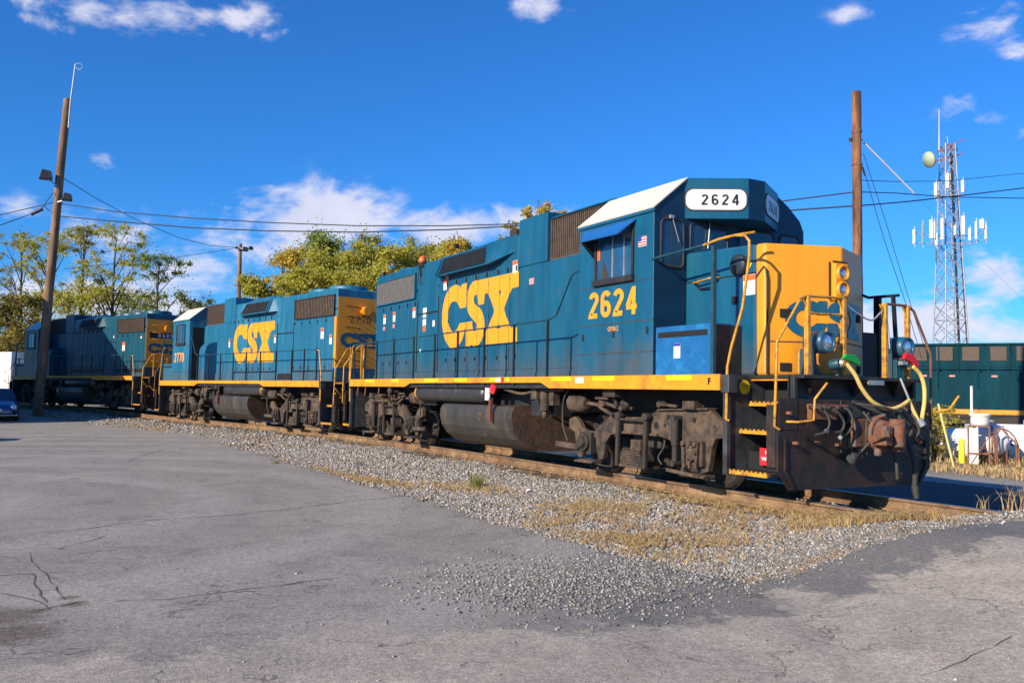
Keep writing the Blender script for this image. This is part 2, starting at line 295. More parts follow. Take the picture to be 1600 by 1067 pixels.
def emblem(name,mp_,m,parent,cuts=(),th=.004):   # mp_(u,v,w)->xyz ; u,v normalised about the emblem centre in metres
    cu=bpy.data.curves.new('tmp','CURVE'); cu.dimensions='2D'; cu.fill_mode='BOTH'; cu.extrude=th/2
    for poly in [LC,LS]+LH:
        s=cu.splines.new('POLY'); s.points.add(len(poly)-1); s.use_cyclic_u=True
        for i,(a,b) in enumerate(poly): s.points[i].co=(a+.957,b-3.0,0,1)
    to=bpy.data.objects.new('tmp',cu); C.objects.link(to); me=bpy.data.meshes.new_from_object(to); bpy.data.objects.remove(to); bpy.data.curves.remove(cu)
    bm=bmesh.new(); bm.from_mesh(me)
    for c,wd in cuts:
        for k in (-1,1):
            bmesh.ops.bisect_plane(bm,geom=bm.verts[:]+bm.edges[:]+bm.faces[:],plane_co=(c+k*wd/2,0,0),plane_no=(1,0,0))
        if wd>1e-4:
            dl=[f for f in bm.faces if abs(f.calc_center_median().x-c)<wd/2-1e-5]
            bmesh.ops.delete(bm,geom=dl,context='FACES')
    for v in bm.verts: v.co=mp_(v.co.x,v.co.y,v.co.z+th/2)
    bmesh.ops.recalc_face_normals(bm,faces=bm.faces)
    bm.to_mesh(me); bm.free(); me.materials.clear(); me.materials.append(m); me.name=name
    for p in me.polygons: p.use_smooth=False
    o=bpy.data.objects.new(name,me); C.objects.link(o); o.parent=parent; return o
# ---------------------------------------------------------------- locomotives
def nose_x(y,x0=7.6,x1=8.07): return x1-(x1-x0)*abs(y)/.95
def make_truck(root,cx,flip,sv):
    tr=B(-1.75,1.75,-.55,.55,.42,.88).box(-1.2,-.2,-.62,.62,.16,.6).box(.2,1.2,-.62,.62,.16,.6).box(-.15,.15,-.66,.66,.2,.6).box(-.35,.35,-1.05,1.05,.5,.95).box(-1.9,-1.75,-1.1,1.1,.62,.85).box(1.75,1.9,-1.1,1.1,.62,.85).build('truck',M['truck_dark'],root,.03)
    tr.location=(cx,0,0); tr.rotation_euler=(0,0,math.pi if flip else 0)
    sv=-sv if flip else sv
    prof=[(-1.98,.88),(-1.82,.93),(-1.68,.86),(-1.58,.74),(-1.40,.70),(-1.2,.70),(-1.06,.80),(-.9,.86),(-.74,1.0),(-.45,1.0),(-.3,.96),(0,.97),(.22,1.0),(.45,1.09),(1.2,1.12),(1.62,1.12),(1.78,1.02),(1.98,.94),(2.0,.76),(1.72,.72),(1.66,.6),(1.58,.26),(1.42,.22),(1.38,.66),(1.1,.66),(1.06,.22),(.92,.22),(.88,.55),(.74,.66),(.5,.70),(-.5,.70),(-.74,.66),(-.88,.52),(-.94,.26),(-1.08,.22),(-1.14,.4),(-1.16,.60),(-1.52,.60),(-1.58,.24),(-1.70,.26),(-1.80,.66),(-1.98,.72)]
    for s in (-1,1):
        sf=MB().prism(prof,lambda u,v,w:(u,s*w,v),1.10,1.2)
        sf.prism([(.5,1.08),(1.62,1.12),(1.62,1.15),(.5,1.11)],lambda u,v,w:(u,s*w,v),1.06,1.25)
        sf.prism([(-.5,.70),(.5,.70),(.5,.74),(-.5,.74)],lambda u,v,w:(u,s*w,v),1.06,1.25)
        f=sf.build('side_frame',M['truck'],tr,.018)
        if s!=sv: continue
        for hx,hz,hr in ((.44,.86,.055),(.64,.87,.03),(1.3,.97,.04),(1.72,.9,.02)):
            MB().cyl((hx,s*1.19,hz),(hx,s*1.203,hz),hr,n=12).build('lightening_hole',M['dark'],f)
        MB().box(.68,1.0,s*1.19,s*1.203,.96,1.03).build('lightening_hole',M['dark'],f,.01)
        Y=lambda y:s*y
        for wx,full in ((-1.37,True),(1.37,False)):       # journal boxes with end covers
            j=MB().box(wx-.17,wx+.17,Y(1.12),Y(1.27),.33,.68).cyl((wx,Y(1.24),.51),(wx,Y(1.33),.51),.15 if full else .11,n=14)
            for q in range(6):
                a=q*math.pi/3; j.cyl((wx+.1*math.cos(a),Y(1.3),.51+.1*math.sin(a)),(wx+.1*math.cos(a),Y(1.36),.51+.1*math.sin(a)),.018,n=6)
            if full: j.cyl((wx,Y(1.33),.51),(wx,Y(1.39),.51),.1,.085,n=14)
            j.build('journal_box',M['truck_dark'] if full else M['truck'],tr,.012)
            MB().box(wx-.24,wx+.24,Y(1.08),Y(1.27),.17,.22).cyl((wx-.26,Y(1.3),.19),(wx+.26,Y(1.3),.19),.022,n=6).build('pedestal_tie_bar',M['truck'],tr,.01)
        sp=MB()
        for k in range(6): sp.box(-.46+.03*k,.2-.03*k+.05,Y(1.02),Y(1.26),.24+.035*k,.268+.035*k)
        sp.box(-.5,.28,Y(1.0),Y(1.28),.19,.235); sp.box(-.2,.05,Y(.95),Y(1.2),.45,.62); sp.build('leaf_spring',M['truck'],tr,.008)
        h=MB()
        for hx,tp in ((-.42,.98),(.28,.98)):
            h.bar((hx,Y(1.29),.2),(hx+.03,Y(1.29),tp),.07,.06,(0,1,0)); h.cyl((hx+.03,Y(1.22),tp),(hx+.03,Y(1.34),tp),.065,n=10)
        h.bar((-.42,Y(1.3),.93),(.28,Y(1.3),.93),.035); h.build('swing_hanger',M['truck_dark'],tr,.01)
        MB().cyl((-1.84,Y(1.2),1.16),(-1.5,Y(1.2),1.16),.155,n=16).cyl((-1.5,Y(1.2),1.16),(-1.4,Y(1.2),1.16),.17,.1,n=16).cyl((-1.4,Y(1.2),1.16),(-.98,Y(1.2),1.13),.035,n=8).box(-1.9,-1.55,Y(1.05),Y(1.2),1.0,1.28).build('brake_cylinder',M['truck'],tr,.006)
        g=MB().bar((-1.0,Y(1.24),1.2),(-.3,Y(1.24),1.08),.05).bar((-.95,Y(1.28),1.12),(-.55,Y(1.28),.98),.05).bar((-.62,Y(1.24),1.24),(-.1,Y(1.24),1.1),.045).cyl((-.8,Y(1.18),1.15),(-.8,Y(1.34),1.15),.045,n=8).cyl((-.3,Y(1.18),1.1),(-.3,Y(1.34),1.1),.05,n=8).bar((-1.05,Y(1.28),1.25),(-.7,Y(1.28),1.25),.04)
        MB().bar((.62,Y(1.27),1.18),(1.0,Y(1.27),1.16),.04).cyl((.6,Y(1.1),1.18),(.6,Y(1.3),1.18),.05,n=8).box(1.15,1.4,Y(1.1),Y(1.3),1.12,1.24).build('side_bearing',M['truck'],tr,.006)
        g.build('brake_rigging',M['truck'],tr,.006)
        MB().cyl((1.0,Y(1.3),.36),(1.0,Y(1.3),.66),.045,n=10).cyl((1.0,Y(1.3),.6),(1.0,Y(1.3),.98),.06,n=10).cyl((1.0,Y(1.2),.98),(1.0,Y(1.36),.98),.05,n=8).cyl((1.0,Y(1.2),.34),(1.0,Y(1.36),.34),.05,n=8).build('damper',M['truck_dark'],tr)
        q=MB()
        for k,x in enumerate((1.2,1.32,1.45)): q.bar((x,Y(1.3),.3),(x+.03*(k-1),Y(1.3),.66),.045,.04,(0,1,0)).cyl((x,Y(1.27),.64),(x,Y(1.35),.64),.04,n=8)
        q.bar((.85,Y(1.32),.24),(1.55,Y(1.32),.2),.05); q.build('brake_link',M['truck'],tr,.008)
        MB().tube([(-1.8,Y(1.32),1.4),(-2.0,Y(1.3),1.2),(-2.05,Y(1.28),.8),(-1.85,Y(1.3),.5)],.018,6,5).build('sand_hose',M['rubber'],tr); MB().tube([(.68,Y(1.28),.3),(.62,Y(1.3),.4),(.72,Y(1.28),.55),(.7,Y(1.25),.66)],.014,6,4).build('sand_hose',M['rubber'],tr)
        MB().bar((-1.6,Y(1.25),.42),(-2.3,Y(1.25),.44),.05,.09).build('sand_pipe_bracket',M['truck'],tr,.006)
        MB().box(-.62,-.3,Y(1.15),Y(1.45),1.27,1.42).cyl((-.75,Y(1.3),1.32),(-.55,Y(1.3),1.32),.06,n=8).cyl((-.45,Y(1.3),1.12),(-.45,Y(1.3),1.3),.04,n=8).cyl((-.3,Y(1.3),1.2),(-.12,Y(1.3),1.14),.035,n=8).build('truck_valve',M['truck_dark'],tr,.01)
    for wx in (-1.37,1.37):
        ax=MB().cyl((wx,-1.1,.508),(wx,1.1,.508),.09,n=12).build('axle',M['truck_dark'],tr)
        for s in (-1,1):
            MB().lathe((wx,s*.70,.508),(0,s,0),[(0,.2),(0,.545),(.03,.54),(.045,.513),(.135,.506),(.14,.43),(.1,.41),(.09,.2),(.15,.17),(.15,0)],28).build('wheel',M['wheel'],tr)
    return tr

def slats(x0,x1,z0,z1,y,s,n,w,m,parent,name='radiator_grille',fr=.035,frm=None,horiz=False):
    g=MB().box(x0,x1,s*y,s*(y+.02),z0,z1)
    if horiz:
        for i in range(n):
            z=z0+(z1-z0)*(i+.5)/n; g.bar((x0,s*(y+.03),z),(x1,s*(y+.03),z),w*.5,w)
    for i in range(0 if horiz else n):
        x=x0+(x1-x0)*(i+.5)/n; g.bar((x,s*(y+.03),z0),(x,s*(y+.03),z1),w,.03,(0,1,0))
    o=g.build(name,m,parent)
    f=MB().box(x0-fr,x1+fr,s*y,s*(y+.06),z1,z1+fr).box(x0-fr,x1+fr,s*y,s*(y+.06),z0-fr,z0).box(x0-fr,x0,s*y,s*(y+.06),z0,z1).box(x1,x1+fr,s*y,s*(y+.06),z0,z1)
    f.build('grille_frame',frm or m,o)
    return o

def locomotive(num,v,loc,rz,label):
    root=empty('locomotive',loc,rz)
    tag(root,label,'locomotive','blue and yellow diesel locomotives coupled together on the front track')
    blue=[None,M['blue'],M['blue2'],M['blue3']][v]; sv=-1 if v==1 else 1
    full=(v==1)
    def P(n,mb,m,par=None,bv=0,**k): return mb.build(n,m,par or root,bv,**k)
    # --- frame, deck, sill
    P('underframe',B(-8.15,8.15,-.55,.55,1.0,1.56).box(-7.4,7.4,-1.5,1.5,1.40,1.55).box(-3.2,-2.4,-1.2,1.2,1.0,1.4).box(1.9,2.6,-1.2,1.2,.9,1.4),M['black'])
    P('deck',B(-7.45,7.45,-1.54,1.54,1.565,1.6).box(7.45,8.3,-1.12,1.12,1.565,1.6).box(-8.3,-7.45,-1.12,1.12,1.565,1.6),M['black'])
    sp=[(-7.45,1.605),(7.40,1.605),(7.40,1.395),(3.12,1.405),(2.84,1.50),(-3.1,1.50),(-3.45,1.415),(-7.45,1.42)]
    for s in (-1,1):
        sl=P('side_sill',MB().prism(sp,lambda a,b,c:(a,s*c,b),1.54,1.57),M['sill'])
        if s==sv and full:
            for x,wd in ((-6.2,.7),(-4.3,.5),(-2.3,.8),(-.7,.6),(.9,.8),(3.2,.62),(4.45,.6),(6.3,.55)):
                P('reflector',B(x,x+wd,s*1.57,s*1.574,1.525,1.60),M['reflect'],sl)
            text('frame_letter','F',.09,frame_m((7.2,s*1.575,1.47),(-s,0,0),(0,0,1)),M['ink'],sl,bold=.004)
            P('sticker',B(3.95,4.2,s*1.57,s*1.575,1.49,1.585),M['white'],sl); P('sticker',B(1.15,1.35,s*1.57,s*1.575,1.52,1.59),M['white'],sl); P('sticker',B(1.37,1.5,s*1.57,s*1.575,1.51,1.6),M['red'],sl)
    for sx in (-1,1):
        for s in (-1,1): P('sill_end_cap',B(sx*7.41,sx*7.56,s*1.56,s*1.4,1.36,1.6),M['step_gray'],bv=.008)
    # --- long hood
    hd=P('long_hood',B(-7.25,3.98,-.93,.93,1.6,3.83).box(-7.25,.84,-.93,.93,3.83,4.48),blue,bv=.045,fix=False)
    P('hood_base_step',B(-7.2,3.97,-.97,.97,1.602,1.9) if v==2 else B(-7.2,3.97,-.955,.955,1.602,1.72),blue,hd)
    # dust bin and inertial intake
    P('filter_housing',B(.84,1.93,-.94,.94,3.82,4.775),blue,hd,.02)
    P('central_air_housing',B(1.93,3.98,-.8,.8,3.84,4.64).box(1.93,4.0,-.86,.86,4.60,4.665),blue,hd,.01)
    for s in (-1,1): slats(1.97,3.95,3.86,4.60,.80,s,30,.03,M['browngrille'],hd,'air_intake_grille')
    for s in (-1,1):
        hb=MB().add([(-3.0,s*.9,4.02),(-.1,s*.9,4.02),(.82,s*.9,4.2),(-3.0,s*.9,4.5),(.82,s*.9,4.5),(-2.75,s*1.16,3.99),(-.12,s*1.16,3.99),(-2.75,s*1.0,4.44),(-.3,s*1.0,4.46),(-2.9,s*.55,4.62),(-.35,s*.55,4.66),(.82,s*.55,4.56)],
            [(0,5,7,3),(5,6,8,7),(6,1,2),(6,2,8),(8,2,4),(7,8,10,9),(8,4,11,10),(3,7,9),(0,1,6,5)])
        bk=P('intake_hood',hb,blue,hd,fix=True)
        ys=lambda z:s*(1.16-(z-3.99)*.16/.46+.012)
        scr=MB().add([(-2.5,ys(4.03),4.03),(-.22,ys(4.03),4.03),(-.42,ys(4.40),4.40),(-2.5,ys(4.39),4.39)],[(0,1,2,3)])
        for i in range(9):
            z=4.05+i*.04; scr.bar((-2.5,ys(z)+s*.01,z),(-.25-(z-4.03)*.5,ys(z)+s*.01,z),.018)
        P('intake_screen',scr,M['grille'],bk)
        P('screen_frame',MB().bar((-2.53,ys(4.0),4.0),(-2.53,ys(4.42),4.42),.05).bar((-2.53,ys(4.42),4.42),(-.42,ys(4.42),4.42),.03).bar((-2.68,ys(4.0),4.02),(-2.68,ys(4.42),4.4),.04),blue,bk)
    for x in ((-6.25,-4.85) if v<3 else (-6.4,-5.1,-3.9)):
        fn=P('roof_fan',MB().lathe((x,0,4.47),(0,0,1),[(0,.62),(.16,.62),(.18,.6),(.18,.55),(.10,.52),(.10,0)],28),blue,hd)
        g=MB()
        for k in range(8): a=k*math.pi/8; g.bar((x-.56*math.cos(a),-.56*math.sin(a),4.655),(x+.56*math.cos(a),.56*math.sin(a),4.655),.02)
        P('fan_guard',g,M['black'],fn)
    P('roof_hatch',B(-3.6,-3.05,-.45,.45,4.47,4.56).box(-1.2,.6,-.35,.35,4.47,4.72),blue,hd,.02)
    # rear radiators
    for s in (-1,1):
        slats(-7.12,-4.4,3.66,4.26,.93,s,26 if v!=1 else 16,.035,M['graygrille'] if v==1 else M['browngrille'],hd,fr=.03,frm=blue if v==1 else M['black'],horiz=(v==1))
    # doors
    s=sv
    dz=(1.98,3.62)
    P('door_backing',B(-7.1,.85,s*.9302,s*.9335,1.79,3.6),M['ink'],hd)
    seams=[-7.12,-6.52,-5.95,-5.38,-4.82,-4.3]
    lg=[-2.98,-2.42,-1.93,-1.42,-.93,-.42,.08,.5,.86]
    for a,b in list(zip(seams,seams[1:]))+list(zip(lg,lg[1:])):
        top=3.62 if a<-4 else 3.94
        d=P('hood_door',B(a+.014,b-.014,s*.931,s*.942,1.78 if full else 1.95,top),blue,hd,.005,seg=1)
        P('latch',B(b-.085,b-.055,s*.942,s*.97,top-.17,top-.07),M['black'],d); P('latch',B(b-.09,b-.05,s*.942,s*.965,2.0,2.08),M['black'],d)
    hg=MB()
    for a in (lg[1::2] if full else []):
        for z in (2.15,2.9,3.6): hg.cyl((a,s*.95,z),(a,s*.95,z+.07),.012,n=6)
    if full: P('door_hinge',hg,blue,hd)
    for a,b,c,e in ((-4.24,-3.04,1.78,3.2),(-4.24,-3.04,3.24,4.0),(.9,1.92,1.78,3.78),(1.95,3.15,1.78,3.80),(3.18,3.95,1.78,3.80)):
        d=P('access_panel',B(a+.01,b-.01,s*.93,s*.938,c,e),blue,hd,.004,seg=1)
    # emblem on the hood
    if v<3:
        cuts=[(x+.957 if s<0 else .957+(-1.914-x)*1.0,.016) for x in lg[1:-1]]
        if s<0: emblem('railway_emblem',lambda a,b,c:(a-.957,-(.944+c),b+3.0),M['logo'],hd,cuts)
        else:   emblem('railway_emblem',lambda a,b,c:(-.957-a,.944+c,b+2.95),M['logo'],hd,cuts)
    # stickers on the hood
    st=[(-6.6,3.38,.17,.26),(-5.9,3.40,.17,.26),(-4.55,3.42,.17,.26),(-2.72,3.93,.18,.24),(.62,3.98,.2,.25)]
    if v==3: st=[(-5.2,3.2,.28,.4),(-4.0,3.55,.1,.12),(-6.9,3.45,.12,.12)]
    if v==2: st=[(-6.45,3.28,.2,.34),(-2.9,3.2,.14,.28),(1.2,3.2,.14,.32),(-7.0,3.05,.16,.3)]
    for (x,z,w_,h_) in st:
        k=P('warning_sticker',B(x,x+w_,s*.945,s*.949,z-h_,z),M['white'],hd); P('sticker_header',B(x,x+w_,s*.949,s*.951,z-h_*.35,z-.004),M['orange'],k)
    if full:
        for (x,z,w_,h_,mm) in ((-6.6,3.05,.13,.1,'pink'),(-5.9,3.08,.13,.1,'pink'),(-3.9,3.36,.22,.12,'white'),(-3.9,3.2,.2,.08,'white'),(-3.9,3.08,.2,.16,'white'),(-3.88,2.9,.18,.12,'orange'),(-3.3,3.02,.12,.15,'white'),(-4.05,2.35,.08,.08,'white'),(-2.6,4.02,.16,.09,'pink'),(1.3,3.55,.18,.12,'pink'),(3.55,2.42,.16,.1,'pink'),(-7.1,2.6,.1,.25,'white')):
            P('sticker',B(x,x+w_,s*.945,s*.949,z-h_,z),M[mm],hd)
        bc=P('beacon_bracket',B(-4.25,-3.95,-.97,-.85,4.4,4.52).bar((-4.1,-.98,4.45),(-4.05,-.97,4.15),.03).tube([(-4.2,-.99,4.4),(-4.12,-1.0,4.1),(-4.05,-.98,3.98)],.015),M['black'],hd)
        P('beacon',MB().lathe((-4.12,-.9,4.52),(0,0,1),[(0,.09),(.03,.1),(.13,.085),(.17,.04),(.175,0)],14),M['amber'],bc)
    if full:
        P('lift_eye',B(-2.2,-2.12,-.93,-.85,4.62,4.72).box(.2,.28,-.6,-.52,4.6,4.7).box(-6.9,-6.82,-.9,-.82,4.48,4.58),M['ink'],hd)
        P('exhaust_stack',B(-2.6,-2.3,-.2,.2,4.5,4.74).box(-.9,-.6,-.2,.2,4.5,4.9),M['truck_dark'],hd,.01)
        P('air_horn',MB().cyl((-3.5,-.3,4.62),(-3.1,-.3,4.66),.03,.07,n=10).cyl((-3.5,-.15,4.62),(-3.0,-.15,4.66),.03,.06,n=10).bar((-3.45,-.22,4.48),(-3.45,-.22,4.64),.04),M['truck_dark'],hd)
    if v==2:
        P('battery_vent',B(-4.35,-3.2,.97,.985,1.66,1.86),M['dark'],hd)
    # rear end of the hood
    ep=P('hood_end_panel',B(-7.262,-7.25,-.9,.9,2.02,4.22),M['yellow'],hd)
    P('rear_corner_panel',B(-7.25,-7.1,-.934,-.93,2.02,3.6).box(-7.25,-7.1,.93,.934,2.02,3.6),M['yellow'],hd) if v==2 else None
    gi=MB()
    for z in (2.3,2.62,3.3,3.62,3.95):
        gi.tube([(-7.25,.62,z),(-7.36,.62,z),(-7.36,.15,z-.06),(-7.25,.15,z-.06)],.014,6)
    P('grab_iron',gi,M['ink'] if v==2 else M['trim_yellow'],hd)
    P('rear_headlight',MB().cyl((-7.25,-.02,3.82),(-7.48,-.02,3.82),.14,n=16),M['yellow'],hd)
    if v==3:
        P('number_plate',B(-7.275,-7.262,-.75,.75,3.36,3.62),M['ink'],hd)
        digits('road_number',num,.18,frame_m((-7.277,0,3.40),(0,-1,0),(0,0,1)),M['number_white'],hd,1.3,.17,.25)
    else: digits('road_number',num,.25,frame_m((-7.266,.12,3.42),(0,-1,0),(0,0,1)),M['ink'],hd,1.1,.10,.16)
    emblem('railway_emblem',lambda a,b,c:(-7.264-c,-a*.44,2.88+b*.32),M['blue'],hd,())
    # --- cab
    cp=[(-1.54,1.602),(1.54,1.602),(1.54,4.04),(1.46,4.2),(1.2,4.41),(.97,4.55),(.8,4.59),(-.8,4.59),(-.97,4.575),(-1.54,4.09)]
    cabo=P('cab',MB().prism(cp,lambda a,b,c:(c,a*(-sv) if False else a,b) if sv<0 else (c,-a,b),3.98,5.95),blue,bv=.012)
    y_=sv
    P('cab_roof',MB().prism([(.93,4.585),(1.565,4.065),(1.575,4.08),(.94,4.60)],lambda a,b,c:(c,y_*a,b),3.95,5.98),M['roof_white'],cabo)
    P('rain_gutter',B(3.95,5.98,y_*1.54,y_*1.565,4.02,4.06),blue,cabo)
    P('cab_seam',B(3.98,5.95,y_*1.54,y_*1.544,3.02,3.032).box(3.98,5.95,y_*1.54,y_*1.544,1.95,1.965).box(3.98,5.95,y_*1.54,y_*1.544,2.41,2.425) ,M['tank'],cabo)
    W=[(4.5,5.43,3.13,3.86)]
    for (a,b,c,e) in W:
        wn=P('side_window',B(a-.05,a,y_*1.54,y_*1.57,c-.04,e+.04).box(b,b+.05,y_*1.54,y_*1.57,c-.04,e+.04).box(a,b,y_*1.54,y_*1.57,e,e+.04).box(a-.08,b+.06,y_*1.54,y_*1.6,c-.09,c),M['black'],cabo)
        P('pane',B(a,b,y_*1.54,y_*1.548,c,e),M['cabglass'],wn)
        P('window_post',B(a+.42,a+.45,y_*1.548,y_*1.562,c,e),M['silver'],wn); P('window_post',B(b-.2,b-.17,y_*1.548,y_*1.566,c,e),M['silver'],wn)
        if full:
            P('seat_back',MB().add([(a+.13,y_*1.552,c+.02),(a+.34,y_*1.552,c+.02),(a+.18,y_*1.552,c+.30)],[(0,1,2)]),M['truck_dark'],wn); P('tag',B(a+.02,a+.09,y_*1.552,y_*1.556,c+.32,c+.5),M['orange'],wn)
    if v==1:
        P('sunshade',MB().add([(4.12,-1.55,3.96),(5.52,-1.55,3.96),(5.46,-1.83,3.72),(4.46,-1.83,3.73),(4.12,-1.55,3.98),(5.52,-1.55,3.98),(5.46,-1.84,3.74),(4.46,-1.84,3.75)],[(0,1,2,3),(4,7,6,5),(0,4,5,1),(1,5,6,2),(2,6,7,3),(3,7,4,0)]),M['visor'],cabo)
        for xa,zb in ((4.4,3.5),(5.44,3.66)): P('sunshade_bracket',MB().add([(xa-.01,-1.55,3.95),(xa-.01,-1.8,3.74),(xa-.01,-1.55,zb),(xa+.01,-1.55,3.95),(xa+.01,-1.8,3.74),(xa+.01,-1.55,zb)],[(0,1,2),(3,5,4),(0,3,4,1),(1,4,5,2),(2,5,3,0)]),M['stanchion'],cabo)
        fl=P('flag_sticker',B(5.58,5.78,-1.545,-1.541,3.53,3.68),M['white'],cabo)
        P('flag_stripes',B(5.58,5.78,-1.547,-1.545,3.54,3.56).box(5.58,5.78,-1.547,-1.545,3.58,3.60).box(5.66,5.78,-1.547,-1.545,3.62,3.64).box(5.66,5.78,-1.547,-1.545,3.66,3.675),M['red'],fl)
        P('flag_canton',B(5.58,5.66,-1.548,-1.545,3.61,3.68),M['navy'],fl)
        digits('road_number',num,.42,frame_m((4.92,-1.5425,2.53),(1,0,0),(0,0,1)),M['logo'],cabo,1.18,.185,.12)
        text('model_lettering','GP38-2',.075,frame_m((4.95,-1.542,2.30),(1,0,0),(0,0,1)),M['logo'],cabo,.9,.0)
        P('cab_latch',B(4.1,4.14,-1.56,-1.54,2.18,2.28).box(4.95,4.99,-1.56,-1.54,2.2,2.3).box(5.8,5.84,-1.56,-1.54,2.22,2.32),M['black'],cabo)
    else:
        digits('road_number',num,.38,frame_m((5.1,sv*1.5425,2.36),(-1,0,0),(0,0,1)),M['orange_number'],cabo,1.15,.17,.13)
        lk=[(.94,1.6),(1.42,1.6),(1.42,2.75),(1.37,2.92),(1.25,3.05),(1.05,3.12),(.94,3.13)]
        P('side_locker',MB().prism(lk,lambda a,b,c:(c,sv*a,b),2.55,3.15),blue,bv=.01)
        P('rear_wall_shade',B(3.972,3.98,sv*.97,sv*1.42,1.7,3.75),M['dark'],cabo)  # dark sheet painting the shade on the cab's rear wall
    P('roof_equipment',B(5.25,5.45,-.25,-.1,4.59,4.64).add([(5.0,-.12,4.62),(5.5,-.12,4.74),(5.56,-.12,4.62),(5.0,-.3,4.62),(5.5,-.3,4.74),(5.56,-.3,4.62)],[(0,1,2),(3,5,4),(0,3,4,1),(1,4,5,2)]).box(4.3,4.6,.2,.5,4.59,4.66),M['roof_white'] if full else M['silver'],cabo)
    # number box
    nb=[(5.94,-.98),(6.46,-.17),(6.46,.17),(5.94,.98)]
    box=P('number_box',MB().prism(nb,lambda a,b,c:(a,b,c),3.97,4.592),blue,cabo,.012)
    for s in (-1,1):
        n_=Vector((.81,s*.52,0)).normalized(); u=Vector((-.52*s,.81,0)).normalized()*(1)
        if s<0: u=Vector((.52,.81,0)).normalized()
        else: u=Vector((-.52,.81,0)).normalized()
        ctr=Vector(((5.94+6.46)/2,s*.575,4.26))+Vector((abs(u.y),s*abs(u.x),0))*.004
        poly=[]
        hw,hh,rr=.45,.155,.12
        for cx_,cy_,a0 in ((hw-rr,hh-rr,0),(-hw+rr,hh-rr,90),(-hw+rr,-hh+rr,180),(hw-rr,-hh+rr,270)):
            for k in range(6): a=R(a0+k*18); poly.append((cx_+rr*math.cos(a),cy_+rr*math.sin(a)))
        nn=Vector((abs(u.y),s*abs(u.x),0))
        rim=MB().prism([(a*1.045,b*1.11) for a,b in poly],lambda a,b,c:tuple(ctr+u*a+Vector((0,0,b))+nn*c),0,.008)
        rb=P('number_board_rim',rim,M['rubber'],box)
        P('number_board',MB().prism(poly,lambda a,b,c:tuple(ctr+u*a+Vector((0,0,b))+nn*c),0,.014),M['number_white'],box)
        digits('board_number',num,.165,frame_m(tuple(ctr+nn*.015+Vector((0,0,-.085))+u*(.06 if s<0 else -.02)),u,(0,0,1)),M['ink'],box,1.15,.155,.24)
    if full: P('front_sheet',MB().prism([(-1.535,1.61),(1.535,1.61),(1.535,4.03),(1.45,4.19),(1.19,4.40),(.97,4.53),(.97,3.975),(-.97,3.975),(-.97,4.55),(-1.535,4.075)],lambda a,b,c:(c,a,b),5.9505,5.953),M['navy_front'],cabo); P('centre_panel',B(6.461,6.465,-.165,.165,3.98,4.585),M['navy_front'],box)
    # front windows of the cab
    def rrect(y0,y1,z0,z1,rr=.09):
        pts=[]
        for cy,cz,a0 in ((y1-rr,z1-rr,0),(y0+rr,z1-rr,90),(y0+rr,z0+rr,180),(y1-rr,z0+rr,270)):
            for k in range(5): a=R(a0+k*22.5); pts.append((cy+rr*math.cos(a),cz+rr*math.sin(a)))
        return pts
    for (a,b,c,e) in ((-1.42,-.99,3.22,3.93),(-.86,-.12,3.46,3.93),(.12,.86,3.46,3.93),(.99,1.42,3.22,3.93)):
        pl=rrect(a,b,c,e); wf=P('front_window',MB().tube([(5.962,y,z) for y,z in pl]+[(5.962,)+pl[0]],.016,6),M['truck_dark'] if a==-1.42 else M['black'],cabo)
        P('pane',MB().prism(pl,lambda u,v_,w:(w,u,v_),5.954,5.959),M['glass'],wf)
    P('wiper',MB().tube([(5.98,-1.23,3.98),(5.99,-1.1,3.6)],.01,5).box(5.96,6.0,-1.27,-1.2,3.94,3.99).tube([(5.99,-.5,3.95),(6.0,-.55,3.55)],.01,5).tube([(5.99,.6,3.5),(6.06,.75,3.56)],.012,5),M['silver'],cabo)
    # --- short hood (nose)
    sh=P('short_hood',MB().add([(5.95,-.95,1.6),(7.42,-.95,1.6),(7.42,.95,1.6),(5.95,.95,1.6),(5.95,-.95,3.45),(7.42,-.95,3.39),(7.42,.95,3.39),(5.95,.95,3.45)],[(0,3,2,1),(4,5,6,7),(0,1,5,4),(1,2,6,5),(2,3,7,6),(3,0,4,7)]),blue,bv=.05,seg=3)
    P('side_groove',B(5.97,7.41,-.955,-.95,2.985,3.005),M['ink'],sh)
    pz=lambda x:3.39-(x-7.42)*.04
    nc=[(7.42,-.953),(7.6,-.953),(8.07,0),(7.6,.953),(7.42,.953)]
    vs=[(x,y,1.6) for x,y in nc]+[(x-.02,y,pz(x)) for x,y in nc]
    nf=P('nose_front',MB().add(vs,[(0,4,3,2,1),(5,6,7,8,9)]+[(i,(i+1)%5,(i+1)%5+5,i+5) for i in range(5)]),M['yellow'],bv=.045,seg=4)
    # raised door rim, groove and steps of the nose
    P('nose_groove',MB().tube([(7.43,-.955,2.93),(7.5,-.957,3.0),(7.57,-.957,3.06),(7.61,-.955,3.02),(7.625,-.95,2.9),(7.625,-.95,1.62)],.014,6),M['truck_dark'],nf)
    P('seam',MB().bar((nose_x(-.9)+.003,-.9,2.06),(nose_x(0)+.003,0,2.06),.012).bar((nose_x(.9)+.003,.9,2.06),(nose_x(0)+.003,0,2.06),.012),M['knuckle'],nf)
    for yy in (-.78,.62):
        P('step_recess',MB().bar((nose_x(yy)+.004,yy,2.44),(nose_x(yy+.13)+.004,yy+.13,2.44),.03,.11),M['dark'],nf); P('step_recess',MB().bar((nose_x(yy)+.004,yy,1.72),(nose_x(yy+.13)+.004,yy+.13,1.72),.03,.11),M['dark'],nf)
    emblem('railway_emblem',lambda a,b,c:(nose_x(a*.40)+.003+c,a*.40,2.36+b*.34),blue,nf,[(0,0.00001)])
    hh=P('headlight_housing',B(7.9,8.075,-.16,.10,2.62,3.13),M['yellow'],nf,.03,seg=3)
